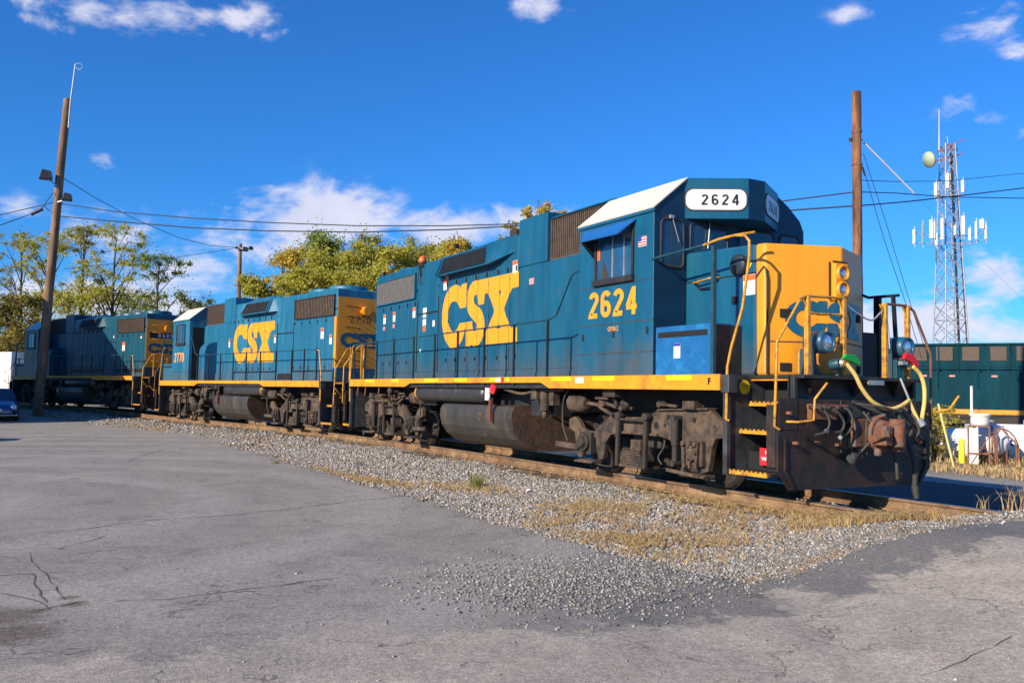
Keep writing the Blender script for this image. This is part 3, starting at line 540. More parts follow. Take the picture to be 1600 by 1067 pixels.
    P('recess_shade_bar',MB().bar((8.055,-.19,3.14),(8.055,.08,3.14),.02).bar((8.0,-.19,2.63),(8.0,-.19,3.14),.02),M['truck_dark'],hh)  # dark bars painting the recess shade above and beside the headlights
    for z in (2.99,2.77):
        P('headlight_rim',MB().lathe((8.05,-.03,z),(1,0,0),[(0,.115),(.05,.115),(.06,.10),(.06,.085),(.03,.08)],20),M['yellow'],hh)
        P('headlight',MB().lathe((8.075,-.03,z),(1,0,0),[(0,.083),(.012,.07),(.02,.03),(.022,0)],18),M['lamp_glass'],hh)
    P('nose_top_vent',MB().cyl((7.0,.1,3.4),(7.0,.1,3.52),.1,n=12).cyl((6.9,.45,3.4),(6.9,.45,3.5),.1,n=12).box(6.8,7.2,.0,.6,3.4,3.46),blue,sh)
    if full:
        P('side_lamp',MB().lathe((7.12,-.95,3.13),(0,-1,0),[(0,.15),(.06,.15),(.08,.11),(.08,0)],18),M['stanchion'],sh)
        P('yellow_arrow',B(7.27,7.32,-.955,-.952,3.13,3.33).add([(7.24,-.955,3.14),(7.35,-.955,3.14),(7.295,-.955,3.06)],[(0,1,2)]),M['reflect'],sh)
        k=P('warning_sticker',B(7.18,7.41,-.956,-.952,2.70,2.98),M['white'],sh); P('sticker_header',B(7.18,7.41,-.958,-.956,2.90,2.975),M['orange'],k)
        P('door_handle',MB().tube([(6.25,-.96,2.96),(6.25,-1.05,2.96),(6.7,-1.05,3.0),(6.7,-.96,3.0)],.014,6),M['trim_yellow'],sh)
        P('door_hook',MB().tube([(6.2,-.96,3.02),(6.25,-1.0,2.93),(6.32,-.98,2.87),(6.6,-1.0,2.87),(6.7,-.98,3.05)],.012,6).box(6.98,7.06,-.98,-.95,2.6,2.7),M['ink'],sh)
    # --- battery boxes on the walkway
    for s in (-1,1):
        bb=P('battery_box',B(5.96,7.15,s*.952,s*1.5,1.602,2.3),M['bright_blue'] if full else blue,bv=.012)
        P('box_end',B(7.15,7.155,s*.96,s*1.49,1.62,2.28),M['black'],bb)
        P('vent_slot',B(6.02,7.08,s*1.5,s*1.504,2.14,2.22),M['dark'],bb)
        if full and s==sv:
            k=P('sticker',B(6.38,6.52,-1.506,-1.5,1.84,2.05),M['white'],bb); P('sticker_header',B(6.38,6.52,-1.508,-1.506,2.01,2.048),M['navy'],k)
    # --- tanks
    tp=[(1.2,1.08),(1.36,1.05),(1.42,.95),(1.43,.8),(1.38,.6),(1.25,.42),(1.05,.28),(.85,.2),(-.85,.2),(-1.05,.28),(-1.25,.42),(-1.38,.6),(-1.43,.8),(-1.42,.95),(-1.36,1.05),(-1.2,1.08)]
    ft=P('fuel_tank',MB().prism(tp,lambda a,b,c:(c,a,b),-1.72,1.5),M['tank'],bv=.03)
    for xa in (1.5,-1.74): P('tank_end_sheet',MB().prism([(a*.985,(b-.64)*.985+.64) for a,b in tp],lambda a,b,c:(c,a,b),xa,xa+.02),M['tank_end'],ft)
    P('filler_recess',MB().cyl((.25,sv*1.40,.83),(.25,sv*1.435,.83),.075,n=16),M['knuckle'],ft); P('filler_cap',MB().cyl((.25,sv*1.41,.83),(.25,sv*1.441,.83),.05,n=16),M['tank'],ft)
    P('tank_strap',B(-1.78,1.6,-1.0,1.0,1.08,1.3),M['black'],ft)
    for s in (-1,1):
        ar=P('air_reservoir',MB().lathe((-3.12,s*1.30,1.28),(1,0,0),[(0,0),(.02,.1),(.07,.17),(.12,.185),(3.4,.185),(3.46,.17),(3.52,.1),(3.54,0)],20),M['reservoir'])
    P('reservoir_band',MB().cyl((-3.03,sv*1.3,1.28),(-2.97,sv*1.3,1.28),.189,n=20),M['trim_yellow'],ar)
    P('fuel_gauge',B(.62,.8,sv*1.5,sv*1.52,1.16,1.4),M['white'] if full else M['black']); P('fuel_cutoff',MB().cyl((.95,sv*1.5,1.38),(.95,sv*1.53,1.38),.1,n=14),M['red'] if full else M['truck_dark']); 
    P('gauge_post',B(.78,.86,sv*1.46,sv*1.52,.75,1.2),M['rust_pipe'])
    pv=MB().cyl((2.55,sv*1.3,1.0),(2.55,sv*1.3,1.38),.09,n=10).box(2.2,2.4,sv*1.25,sv*1.4,1.2,1.4).box(2.75,2.9,sv*1.2,sv*1.35,1.1,1.4).cyl((2.55,sv*1.3,.88),(2.55,sv*1.3,1.0),.045,n=8)
    pv.tube([(1.2,sv*1.4,1.38),(1.9,sv*1.42,1.3),(2.4,sv*1.35,1.36),(3.2,sv*1.3,1.38)],.03,6,4); P('brake_valve',pv,M['truck'],bv=.01)
    if full:
        for x in (-6.9,-6.3,-5.3,-4.55): P('sill_bracket',MB().tube([(x,-1.5,1.42),(x,-1.52,1.22),(x-.04,-1.52,1.18)],.018,6),M['rusty'])
    make_truck(root,5.18,False,sv); make_truck(root,-5.18,True,sv)
    # --- steps, pilots
    for sx in (-1,1):
        for s in (-1,1):
            wl=P('stairwell_side',MB().prism([(.62,1.598),(1.5,1.598),(1.5,.30),(.95,.30),(.95,.5),(.62,.9)],lambda a,b,c:(sx*c,s*a,b),7.44,7.47).prism([(1.47,1.35),(1.53,1.35),(1.53,.3),(1.47,.3)],lambda a,b,c:(sx*c,s*a,b),7.42,7.5),M['step_gray'])
            if full and sx>0 and s==sv:
                dk=P('round_decal',MB().cyl((7.47,-1.2,1.44),(7.476,-1.2,1.44),.095,n=18),M['reflect'],wl); P('decal_print',B(7.476,7.479,-1.26,-1.14,1.455,1.465).box(7.476,7.479,-1.25,-1.15,1.425,1.43),M['ink'],dk)
            for k,(y,z) in enumerate(((1.47,.36),(1.27,.88),(1.10,1.24),(1.06,1.575))):
                tr_=MB().box(sx*7.47,sx*8.2,s*(y-.3),s*y,z-.035,z)
                P('step_tread',tr_,M['black'],wl)
                e=MB().box(sx*7.47,sx*(8.16 if k<3 else 8.2),s*y,s*(y+.02),z-.045,z)
                for q in range(9): e.box(sx*(7.49+q*.078),sx*(7.52+q*.078),s*y,s*(y+.02),z,z+.018)
                P('tread_edge',e,M['trim_yellow'] if k<3 else M['sill'],wl)
            P('step_riser',B(sx*7.47,sx*8.2,s*.8,s*.82,.88,1.56),M['dark'],wl); P('step_riser',B(sx*7.47,sx*8.2,s*1.1,s*1.12,.36,.6),M['dark'],wl)
            if sx>0 and full and s<0:
                k=P('red_notice',B(7.75,8.2,-1.2,-1.195,.44,.66),M['red'],wl)
                for q,z in enumerate((.58,.5)):
                    text('notice_text',('NO STEP','WATCH STEP')[q],.05,frame_m((7.97,-1.202,z),(1,0,0),(0,0,1)),M['white'],k,.9,.002,.001)
                P('jacking_pad_light',MB().box(7.85,8.05,-.9,-.83,1.1,1.13),M['white'],wl)
        if sx<0: mpl=M['plow']
        pl=B(sx*8.17,sx*8.22,-1.15,1.15,.5,1.6).box(sx*8.22,sx*8.42,-1.13,1.13,1.555,1.602).box(sx*8.2,sx*8.3,-1.16,-1.1,1.3,1.6).box(sx*8.2,sx*8.3,1.1,1.16,1.3,1.6).box(sx*8.22,sx*8.31,-.34,.34,.62,1.3)
        for yy in (-.8,.8,.0): pl.add([(sx*8.22,yy-.15,1.55),(sx*8.41,yy-.15,1.55),(sx*8.22,yy+.15,1.55),(sx*8.41,yy+.15,1.55),(sx*8.22,yy,1.33)],[(0,1,3,2),(1,4,3),(0,4,1),(2,3,4)])
        pil=P('pilot',pl,M['black'],bv=.008)
        vx=lambda y:8.30
        q=MB()
        for s in (-1,1):
            def sheet(poly):
                q.prism(poly,lambda a,b,c:(sx*(vx(a)+c),s*a,b),-.03,0)
            sheet([(.34,.17),(1.24,.17),(1.44,.40),(1.44,1.22),(1.38,1.30),(.34,1.30)])
            sheet([(0,.17),(.34,.17),(.34,.62),(0,.62)])
            q.box(sx*8.12,sx*8.27,s*1.41,s*1.455,.45,1.22)
            q.bar((sx*8.31,s*1.33,.42),(sx*8.31,s*1.33,.80),.03).bar((sx*8.31,s*1.33,.42),(sx*8.31,s*1.2,.2),.03)
            q.box(sx*8.295,sx*8.31,s*1.12,s*1.43,.92,1.3)
        pw=P('snow_plow',q,M['plow'])
        bl=MB()
        for s in (-1,1):
            for y,z in ((1.18,.75),(.8,.75),(.42,.72),(1.3,1.12)): bl.cyl((sx*(vx(y)-.01),s*y,z),(sx*(vx(y)+.075),s*y,z),.022,n=8)
        P('plow_bolt',bl,M['rusty'],pw)
        cp_=B(sx*8.2,sx*8.62,-.11,.11,.78,.97).box(sx*8.42,sx*8.50,-.3,.3,.7,1.06)
        cp_.box(sx*8.72,sx*8.90,-.23,-.09,.74,.99).box(sx*8.70,sx*8.82,-.02,.17,.74,1.0).bar((sx*8.7,-.2,.8),(sx*8.95,-.28,.9),.1)
        cp_.cyl((sx*8.80,.12,.66),(sx*8.80,.12,1.07),.1,n=12).cyl((sx*8.88,.03,.72),(sx*8.88,.03,1.0),.085,n=12).bar((sx*8.5,.0,1.05),(sx*8.75,-.05,1.12),.05).cyl((sx*8.68,-.1,.6),(sx*8.68,-.1,.7),.05,n=8)
        cp_.cyl((sx*8.60,.02,.87),(sx*8.66,.02,.87),.23,n=20).cyl((sx*8.66,.02,.87),(sx*8.74,.0,.87),.2,.15,n=20)
        P('coupler',cp_,M['knuckle'],bv=.045,seg=3)
        for k,(y,dd) in enumerate(((-.95,.0),(-.74,.05),(-.50,-.03))):
            P('air_hose',MB().cyl((sx*8.36,y,1.2),(sx*8.44,y,1.2),.03,n=8).tube([(sx*8.42,y,1.2),(sx*8.50,y+.08,1.17),(sx*8.54,y+.14+dd,1.02),(sx*8.53,y+.08+dd,.90),(sx*8.49,y-.05,.86+dd)],.017,6,5),M['rubber'])
        P('hose_rack_bar',MB().bar((sx*8.38,-1.02,1.215),(sx*8.38,-.3,1.225),.03).box(sx*8.31,sx*8.38,-.95,-.5,1.05,1.24),M['rusty'])
        P('gray_hose_plate',MB().add([(sx*8.36,-.28,1.28),(sx*8.36,.12,1.2),(sx*8.36,.3,1.06),(sx*8.36,-.05,.98),(sx*8.36,-.12,.62),(sx*8.36,-.26,.66)],[(0,1,2,3,4,5)]).bar((sx*8.38,-.2,1.28),(sx*8.5,.25,1.12),.05),M['step_gray'])
        P('angle_cock',MB().cyl((sx*8.4,-.3,.56),(sx*8.4,-.08,.56),.045,n=8).cyl((sx*8.4,-.25,.5),(sx*8.46,-.25,.62),.05,n=8).cyl((sx*8.42,-.12,.62),(sx*8.42,-.12,.74),.035,n=8),M['step_gray'])
        mh=MB()
        for k,y in enumerate((.45,.6,.75)): mh.tube([(sx*8.4,y,1.22),(sx*8.55,y+.02,1.1),(sx*8.6,y+.06,.9),(sx*8.55,y-.02,.8)],.02,6,4)
        mh.tube([(sx*8.5,-.3,1.25),(sx*8.7,-.05,1.22),(sx*8.7,.3,1.15),(sx*8.5,.55,1.2)],.018,6,4).tube([(sx*8.5,-.15,1.15),(sx*8.66,-.12,.9),(sx*8.55,-.25,.65)],.018,6,4).tube([(sx*8.5,-.05,1.15),(sx*8.6,-.22,.9),(sx*8.55,-.15,.62)],.016,6,4)
        P('air_hose_rack',mh,M['rubber'])
        
        for y,z in ((-.80,.91),(-.56,.83)): P('hose_end',MB().cyl((sx*8.47,y,z),(sx*8.53,y-.05,z),.026,n=8),M['silver'])
        P('brake_hose',MB().tube([(sx*8.45,.62,.8),(sx*8.6,.62,.7),(sx*8.66,.64,.45),(sx*8.64,.66,.2),(sx*8.64,.66,.12)],.035,8,4).tube([(sx*8.45,.3,.8),(sx*8.62,.3,.6),(sx*8.64,.32,.3)],.022,8,4).cyl((sx*8.64,.66,.2),(sx*8.66,.67,.04),.05,.035,n=8),M['rubber'])
        P('uncoupling_lever',MB().tube([(sx*8.42,-1.42,1.02),(sx*8.55,-1.38,1.02),(sx*8.55,-1.1,1.04),(sx*8.55,-1.08,1.3),(sx*8.6,-.92,1.5)],.016,6),M['trim_yellow']); P('uncoupling_lever',MB().tube([(sx*8.5,1.3,1.15),(sx*8.6,1.45,1.2),(sx*8.62,1.62,1.38)],.018,6),M['trim_yellow'])
    # --- handrails
    xs=[-7.2,-6.35,-5.467,-4.285,-3.03,-1.83,-.65,.57,1.78,2.98]
    for s in (-1,1):
        hr=P('handrail',MB().tube([(-7.42,s*1.53,2.4),(-7.2,s*1.53,2.55),(3.0,s*1.53,2.60),(3.25,s*1.53,2.66),(3.72,s*1.53,3.30),(3.9,s*1.53,3.36),(3.99,s*1.53,3.36)],.017,7).tube([(5.93,s*1.55,3.31),(7.0,s*1.51,3.37)],.02,7),M['teal_rail'])
        for x in xs:
            P('stanchion',B(x-.022,x+.022,s*1.515,s*1.55,1.46,2.60),M['stanchion'],hr)
        if full and s>0:
            P('corner_post',B(7.37,7.47,1.46,1.52,1.6,2.83),M['ink'],hr); P('corner_post',MB().bar((7.68,1.5,2.83),(7.76,1.5,1.6),.045),M['ink'],hr)
            P('corner_rail',MB().tube([(7.0,1.3,3.02),(7.15,1.42,2.90),(7.25,1.5,2.84),(7.78,1.5,2.83)],.022,7),M['ink'],hr); P('end_cover',B(7.155,7.45,.97,1.5,1.602,2.29),M['black'],hr)
            P('corner_grab_rail',MB().tube([(-7.2,s*1.53,2.55),(-7.35,s*1.53,2.5),(-7.5,s*1.53,1.8),(-7.5,s*1.53,1.0)],.02,8),M['trim_yellow'],hr); continue
        P('stanchion',B(7.18,7.24,s*1.49,s*1.54,1.6,3.34),M['teal_rail'],hr)
        P('corner_grab_rail',MB().tube([(7.0,s*1.51,3.37),(7.3,s*1.505,3.41),(7.6,s*1.5,3.42),(7.78,s*1.5,3.39),(7.86,s*1.5,3.31),(7.86,s*1.5,3.1),(7.74,s*1.5,2.45),(7.56,s*1.52,1.95),(7.5,s*1.53,1.7),(7.48,s*1.53,1.02),(7.5,s*1.5,1.0)],.019,8).tube([(7.62,s*1.5,3.42),(7.75,s*1.3,3.46)],.018,6) if v==1 else MB().tube([(7.0,s*1.51,3.0),(7.3,s*1.5,2.9),(7.5,s*1.53,1.7),(7.48,s*1.53,1.02)],.023,8),M['trim_yellow'],hr)
        P('corner_grab_rail',MB().tube([(-7.2,s*1.53,2.55),(-7.35,s*1.53,2.5),(-7.5,s*1.53,1.8),(-7.5,s*1.53,1.0)],.02,8),M['trim_yellow'],hr)
    for sx in (1,-1):
        eh=P('end_handrail',MB().tube([(sx*8.3,-.27,2.62),(sx*8.3,-.95,2.60),(sx*8.3,-1.05,2.57),(sx*8.3,-1.46,2.0),(sx*8.28,-1.48,.96),(sx*8.3,-1.42,.92)],.018,8),M['trim_yellow'])
        P('end_handrail',MB().tube([(sx*8.3,.54,2.60),(sx*8.3,.98,2.60),(sx*8.3,1.12,2.54),(sx*8.3,1.48,1.95),(sx*8.28,1.5,.9)],.018,8),M['trim_yellow'] if sx<0 else M['rusty'])
        for y in (-.93,-.275,.53,.99):
            P('end_post',B(sx*8.28,sx*8.33,y-.026,y+.026,1.6,2.61).box(sx*8.27,sx*8.285,y-.036,y+.036,1.6,2.6),M['trim_yellow'],eh,.006)
            P('post_clip',MB().tube([(sx*8.3,y-.1,2.58),(sx*8.3,y,2.45)],.014,6),M['trim_yellow'],eh)
        P('safety_chain',MB().tube([(sx*8.3,-.25,2.56),(sx*8.32,0,2.42),(sx*8.32,.25,2.36),(sx*8.3,.5,2.5),(sx*8.32,.56,2.3),(sx*8.33,.58,2.0)],.012,5,4),M['galv'],eh)
        if sx>0:
            P('lower_rail',MB().tube([(8.3,-.93,2.38),(8.3,-.27,2.40)],.014,6),M['trim_yellow'],eh); P('flag_holder',MB().tube([(8.22,-1.0,1.62),(8.22,-1.0,1.9)],.018,6),M['trim_yellow'],eh)
            for y in (-.62,.93):
                dl=P('ditch_light',MB().lathe((8.02,y,2.03),(1,0,0),[(0,0),(.0,.1),(.03,.14),(.26,.145),(.34,.135),(.34,.115),(.30,.11)],22),blue)
                P('lens',MB().lathe((8.33,y,2.03),(1,0,0),[(0,.113),(.012,.09),(.02,.04),(.022,0)],20),M['lamp_glass'],dl)
                P('lamp_bracket',MB().prism([(y-.2,1.6),(y+.22,1.6),(y+.1,1.72),(y+.08,1.95),(y-.13,1.95),(y-.16,1.75)],lambda a,b,c:(c,a,b),8.05,8.08).box(8.0,8.2,y-.12,y-.09,1.6,1.95),blue,dl)
            if full:
                P('valve_stand',MB().cyl((8.3,-.52,1.74),(8.42,-.48,1.76),.07,n=12).cyl((8.3,-.4,1.6),(8.34,-.36,1.74),.03,n=8),M['teal_rail'],bv=.006); P('valve_stand',MB().box(8.3,8.36,.68,.8,1.6,1.85).cyl((8.36,.74,1.78),(8.48,.78,1.8),.05,n=10),M['teal_rail'],bv=.006)
                P('valve_ring',MB().cyl((8.42,-.48,1.76),(8.45,-.46,1.765),.055,n=12),M['silver']); P('valve_ring',B(8.40,8.47,.66,.8,1.78,1.83),M['silver'])
                P('valve_handle',MB().prism([(-.16,-.01),(-.1,.05),(.08,.045),(.17,-.03),(.15,-.09),(0,-.05)],lambda a,b,c:(8.43+c,-.33+a,1.83+b),0,.05),M['green'],bv=.012)
                P('valve_handle',MB().prism([(-.15,.0),(-.1,.08),(.04,.07),(.17,-.06),(.15,-.11),(0,-.04)],lambda a,b,c:(8.45+c,.80+a,1.86+b),0,.05),M['redp'],bv=.012)
                hs=MB().tube([(8.45,-.40,1.76),(8.5,-.30,1.62),(8.52,-.20,1.45),(8.55,-.05,1.29),(8.57,.14,1.21),(8.57,.32,1.195),(8.56,.52,1.24),(8.52,.72,1.31)],.027,10,4)
                hs.tube([(8.48,.86,1.76),(8.5,.98,1.66),(8.52,1.03,1.5),(8.53,1.02,1.3),(8.55,.95,1.12),(8.6,.86,1.02)],.028,10,4).tube([(8.52,.72,1.31),(8.54,.76,1.2),(8.58,.82,1.05)],.025,8,3)
                P('air_hose',hs,M['hose']); P('hose_coupling',MB().cyl((8.58,.82,1.06),(8.62,.86,.98),.05,n=10),M['galv']); P('hose_chain',MB().tube([(8.52,.72,1.32),(8.48,.66,1.5),(8.45,.64,1.6)],.016,5),M['galv'])
                P('pilot_mark',MB().box(8.395,8.425,.05,.35,1.5,1.56),M['silver'],None)
    return root

L1=locomotive('2624',1,(0,0,0),0,'nearest locomotive, number 2624 on its blue cab, yellow nose facing the crossing')
L2=locomotive('2770',2,(-17.45,-1.45,-.03),R(189.9),'middle faded blue locomotive numbered 2770, coupled behind the nearest one')
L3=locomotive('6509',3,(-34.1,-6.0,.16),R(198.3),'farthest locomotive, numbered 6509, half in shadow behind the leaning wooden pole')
# ---------------------------------------------------------------- track centre line and ground shape
def at(px,py,depth): return CAM+ray(px,py)*depth
def on_ground(px,py,z): d=ray(px,py); return CAM+d*((z-CAM.z)/d.z)
cp=[(400,0),(120,0),(60,0),(30,0),(12,0),(5.2,0),(-5.0,-.03),(-12.4,-.55),(-22.5,-2.35),(-29.2,-4.4),(-39.0,-7.65),(-52,-13.2),(-70,-23),(-95,-42)]
def spline(pts,n):
    P=[np.array(p,float) for p in pts]; out=[]
    for i in range(len(P)-1):
        a,b,c,d=P[max(i-1,0)],P[i],P[i+1],P[min(i+2,len(P)-1)]
        for k in range(n):
            t=k/n; out.append(.5*((2*b)+(c-a)*t+(2*a-5*b+4*c-d)*t*t+(3*b-a-3*c+d)*t**3))
    return np.array(out+[P[-1]])
TL=spline(cp[3:],10)
TL=np.vstack([[[400,0],[120,0],[60,0]],TL])
def sstep(a,b,x): t=np.clip((x-a)/(b-a),0,1); return t*t*(3-2*t)
def lateral(x,y):
    x=np.atleast_1d(np.asarray(x,float)); y=np.atleast_1d(np.asarray(y,float)); best=np.full(x.shape,1e9); lat=np.zeros(x.shape)
    for i in range(len(TL)-1):
        a=TL[i];b=TL[i+1];d=b-a;Lg=np.hypot(*d);d=d/Lg
        t=np.clip((x-a[0])*d[0]+(y-a[1])*d[1],0,Lg); dx=x-a[0]-d[0]*t; dy=y-a[1]-d[1]*t; D=np.hypot(dx,dy)
        s=-(d[0]*dy-d[1]*dx); m=D<best; best=np.where(m,D,best); lat=np.where(m,np.sign(s)*D,lat)
    return lat
def tz(x): return .17*sstep(-23,-33,np.asarray(x,float))
def gz(x,y):
    x=np.atleast_1d(np.asarray(x,float)); y=np.atleast_1d(np.asarray(y,float)); l=lateral(x,y)
    z=np.full(x.shape,-.36); z=z+.16*sstep(-3.6,-1.5,l); z=z-.55*sstep(1.5,4.5,l)
    cr=sstep(8.6,10.4,x); z=z+cr*(.24*sstep(-6,-1.2,l)*(l<=0)+(l>0)*(.24*sstep(8,2,l)))*(l<20)
    z=z+cr*(.55*sstep(1.5,4.5,l)-.55*sstep(2.5,9,l))
    z=z+tz(x)*sstep(-14,-3,l)*sstep(22,4,l)
    z=z+.015*np.sin(x*1.3+y*.7)*np.sin(y*1.1)
    return z
def hn(x,y,s=1.0): return (np.sin(x*2.1*s+1.3*np.sin(y*1.7*s))+np.sin(y*2.7*s+1.1*np.sin(x*2.3*s))+.5*np.sin(x*6.1*s+y*5.3*s))/2.5
def asd(x,y):
    l=lateral(x,y)
    a=(-4.15-y)-.10*hn(x,y,1.2)-.06*hn(x,y,4)
    a=np.where(x<-12,(-2.9-.12*(-12-x).clip(0,12)*.3-l)-.15*hn(x,y,.8),a)
    b=(x-10.55)-.09*hn(y,x,1.5)-.05*hn(y,x,5)
    b=np.where(y<-4.15,-1,b)
    c=np.minimum(l-4.3,13.6+.25*hn(x,y,.5)-y)
    return np.maximum(np.maximum(a,b),c)
gx=np.concatenate([[-2500,-1200,-600,-350,-220,-150,-110,-85,-70,-58,-50],np.arange(-45,-12,.3),np.arange(-12,20.01,.14),[21,23,27,35,50,80,140,300,800,2500]])
gy=np.concatenate([[-2500,-1200,-600,-300,-150,-90,-60,-40,-30],np.arange(-24,-12,.6),np.arange(-12,5,.13),np.arange(5,16,.4),[17,19,22,26,31,38,50,70,100,160,280,600,1200,2600]])
GX,GY=np.meshgrid(gx,gy); sh=GX.shape; Z=gz(GX.ravel(),GY.ravel()).reshape(sh); 
def grid_mesh(name,X,Y,Zv,keep,m):
    nx=X.shape[1]; ny=X.shape[0]; me=bpy.data.meshes.new(name)
    i=np.arange(nx-1)[None,:]+nx*np.arange(ny-1)[:,None]; q=np.stack([i,i+1,i+1+nx,i+nx],-1).reshape(-1,4)
    if keep is not None: q=q[keep.ravel()]
    used,inv=np.unique(q.ravel(),return_inverse=True); V=np.stack([X.ravel(),Y.ravel(),Zv.ravel()],-1)[used]; q=inv.reshape(-1,4)
    me.vertices.add(len(V)); me.vertices.foreach_set('co',V.ravel()); me.loops.add(q.size); me.loops.foreach_set('vertex_index',q.ravel().astype(np.int32))
    me.polygons.add(len(q)); me.polygons.foreach_set('loop_start',np.arange(0,q.size,4,dtype=np.int32)); me.polygons.foreach_set('loop_total',np.full(len(q),4,dtype=np.int32)); me.polygons.foreach_set('use_smooth',np.ones(len(q),bool)); me.update(calc_edges=True)
    me.materials.append(m); o=bpy.data.objects.new(name,me); C.objects.link(o); return o
def nodemat(name):
    m=bpy.data.materials.new(name); m.use_nodes=True; return m,m.node_tree.nodes,m.node_tree.links
def NZ(n,l,co,scale,detail=6,rough=.6,dist=0):
    q=n.new('ShaderNodeTexNoise'); q.inputs['Scale'].default_value=scale; q.inputs['Detail'].default_value=detail; q.inputs['Roughness'].default_value=rough; q.inputs['Distortion'].default_value=dist; l.new(co,q.inputs[0]); return q.outputs[0]
def RMP(n,l,v,a,b,c=0,d=1):
    q=n.new('ShaderNodeMapRange'); l.new(v,q.inputs[0]); 
    for i,x in zip((1,2,3,4),(a,b,c,d)): q.inputs[i].default_value=x
    return q.outputs[0]
def MIX(n,l,f,a,b,mode='MIX'):
    q=n.new('ShaderNodeMix'); q.data_type='RGBA'; q.blend_type=mode
    for i,x in ((0,f),(6,a),(7,b)):
        if isinstance(x,(int,float)): q.inputs[i].default_value=x
        elif isinstance(x,tuple): q.inputs[i].default_value=(*x,1)
        else: l.new(x,q.inputs[i])
    return q.outputs[2]
def MA(n,l,op,a,b=None):
    q=n.new('ShaderNodeMath'); q.operation=op
    for i,x in enumerate((a,b)):
        if x is None: continue
        if isinstance(x,(int,float)): q.inputs[i].default_value=x
        else: l.new(x,q.inputs[i])
    return q.outputs[0]
# gravel and dirt ground
m,n,l=nodemat('gravel_ground'); tcn=n.new('ShaderNodeTexCoord'); co=tcn.outputs['Object']; b=n['Principled BSDF']; b.inputs['Roughness'].default_value=.95
vo=n.new('ShaderNodeTexVoronoi'); vo.inputs['Scale'].default_value=26; l.new(co,vo.inputs[0])
sx_=n.new('ShaderNodeSeparateColor'); l.new(vo.outputs['Color'],sx_.inputs[0])
c1=MIX(n,l,sx_.outputs[0],(.15,.14,.125),(.40,.37,.32)); c1=MIX(n,l,RMP(n,l,NZ(n,l,co,.9,7,.7),.46,.6),c1,(.30,.20,.10))
spx=n.new('ShaderNodeSeparateXYZ'); l.new(co,spx.inputs[0])
far=RMP(n,l,spx.outputs[1],13.6,15.5); c1=MIX(n,l,far,c1,(.22,.17,.07))
c1=MIX(n,l,RMP(n,l,NZ(n,l,co,60,3),.3,.7,.75,1.2),(0,0,0),c1) if False else c1
l.new(c1,b.inputs['Base Color']); bn=n.new('ShaderNodeBump'); bn.inputs['Strength'].default_value=.7; bn.inputs['Distance'].default_value=.03; l.new(vo.outputs['Distance'],bn.inputs['Height']); l.new(bn.outputs[0],b.inputs['Normal'])
ground=tag(grid_mesh('ground',GX,GY,Z,None,m),'pale gravel and dirt ground around the tracks',kind='structure')
# asphalt
MUD=[(*on_ground(a,b_,-.35)[:2],q) for a,b_,q in ((5,960,.30),(15,990,.28),(118,942,.10),(108,932,.07),(60,952,.07),(85,903,.04),(1180,940,.10),(1260,930,.08))]
m,n,l=nodemat('asphalt'); tcn=n.new('ShaderNodeTexCoord'); co=tcn.outputs['Object']; b=n['Principled BSDF']; b.inputs['Roughness'].default_value=.9; b.inputs['Specular IOR Level'].default_value=.3
spx=n.new('ShaderNodeSeparateXYZ'); l.new(co,spx.inputs[0]); X_,Y_=spx.outputs[0],spx.outputs[1]
big=NZ(n,l,co,.45,9,.72,.8); mid=NZ(n,l,co,2.2,8,.72,.3); fine=NZ(n,l,co,42,4,.8); fine2=NZ(n,l,co,110,2,.75)
edge=MA(n,l,'ADD',MA(n,l,'SUBTRACT',X_,RMP(n,l,Y_,-7.6,-5.6,0,.95)),MA(n,l,'MULTIPLY',MA(n,l,'SUBTRACT',NZ(n,l,co,.9,8,.7),.5),2.6)); road=RMP(n,l,MA(n,l,'ADD',edge,MA(n,l,'MULTIPLY',MA(n,l,'SUBTRACT',mid,.5),.5)),10.18,10.36)
base=MIX(n,l,RMP(n,l,big,.35,.65),(.25,.232,.202),(.33,.307,.266))
# tyre scrub arcs
vd=n.new('ShaderNodeVectorMath'); vd.operation='DISTANCE'; l.new(co,vd.inputs[0]); vd.inputs[1].default_value=(2.0,-11.5,0)
arc=MA(n,l,'ADD',MA(n,l,'MULTIPLY',vd.outputs['Value'],2.6),MA(n,l,'MULTIPLY',big,5)); arc=MA(n,l,'SINE',arc); arc=MA(n,l,'MULTIPLY',RMP(n,l,arc,.2,1),RMP(n,l,mid,.4,.62))
base=MIX(n,l,MA(n,l,'MULTIPLY',arc,.85),base,(.42,.395,.35))
base=MIX(n,l,MA(n,l,'MULTIPLY',RMP(n,l,mid,.50,.66),.5),base,(.165,.158,.15))
old=MIX(n,l,RMP(n,l,mid,.35,.68),(.45,.395,.32),(.31,.275,.228)); old=MIX(n,l,RMP(n,l,NZ(n,l,co,.6,4,.6,1),.55,.7,0,.55),old,(.15,.145,.15))
lane_shade=MA(n,l,'MULTIPLY',RMP(n,l,Y_,3.2,4.2),1.0);  # far lane darkened in colour to deepen the train's shadow there
base=MIX(n,l,road,MIX(n,l,MA(n,l,'MULTIPLY',RMP(n,l,Y_,-6.6,-5.4,0,.75),RMP(n,l,X_,9.0,9.7)),base,(.14,.135,.13)),old); base=MIX(n,l,lane_shade,base,(.07,.07,.072)); base=MIX(n,l,RMP(n,l,MA(n,l,'ADD',Y_,MA(n,l,'MULTIPLY',NZ(n,l,co,.7,6,.6),1.0)),11.4,11.7),base,(.30,.285,.26))  # last mix lightens the strip past the shadow as if sunlit
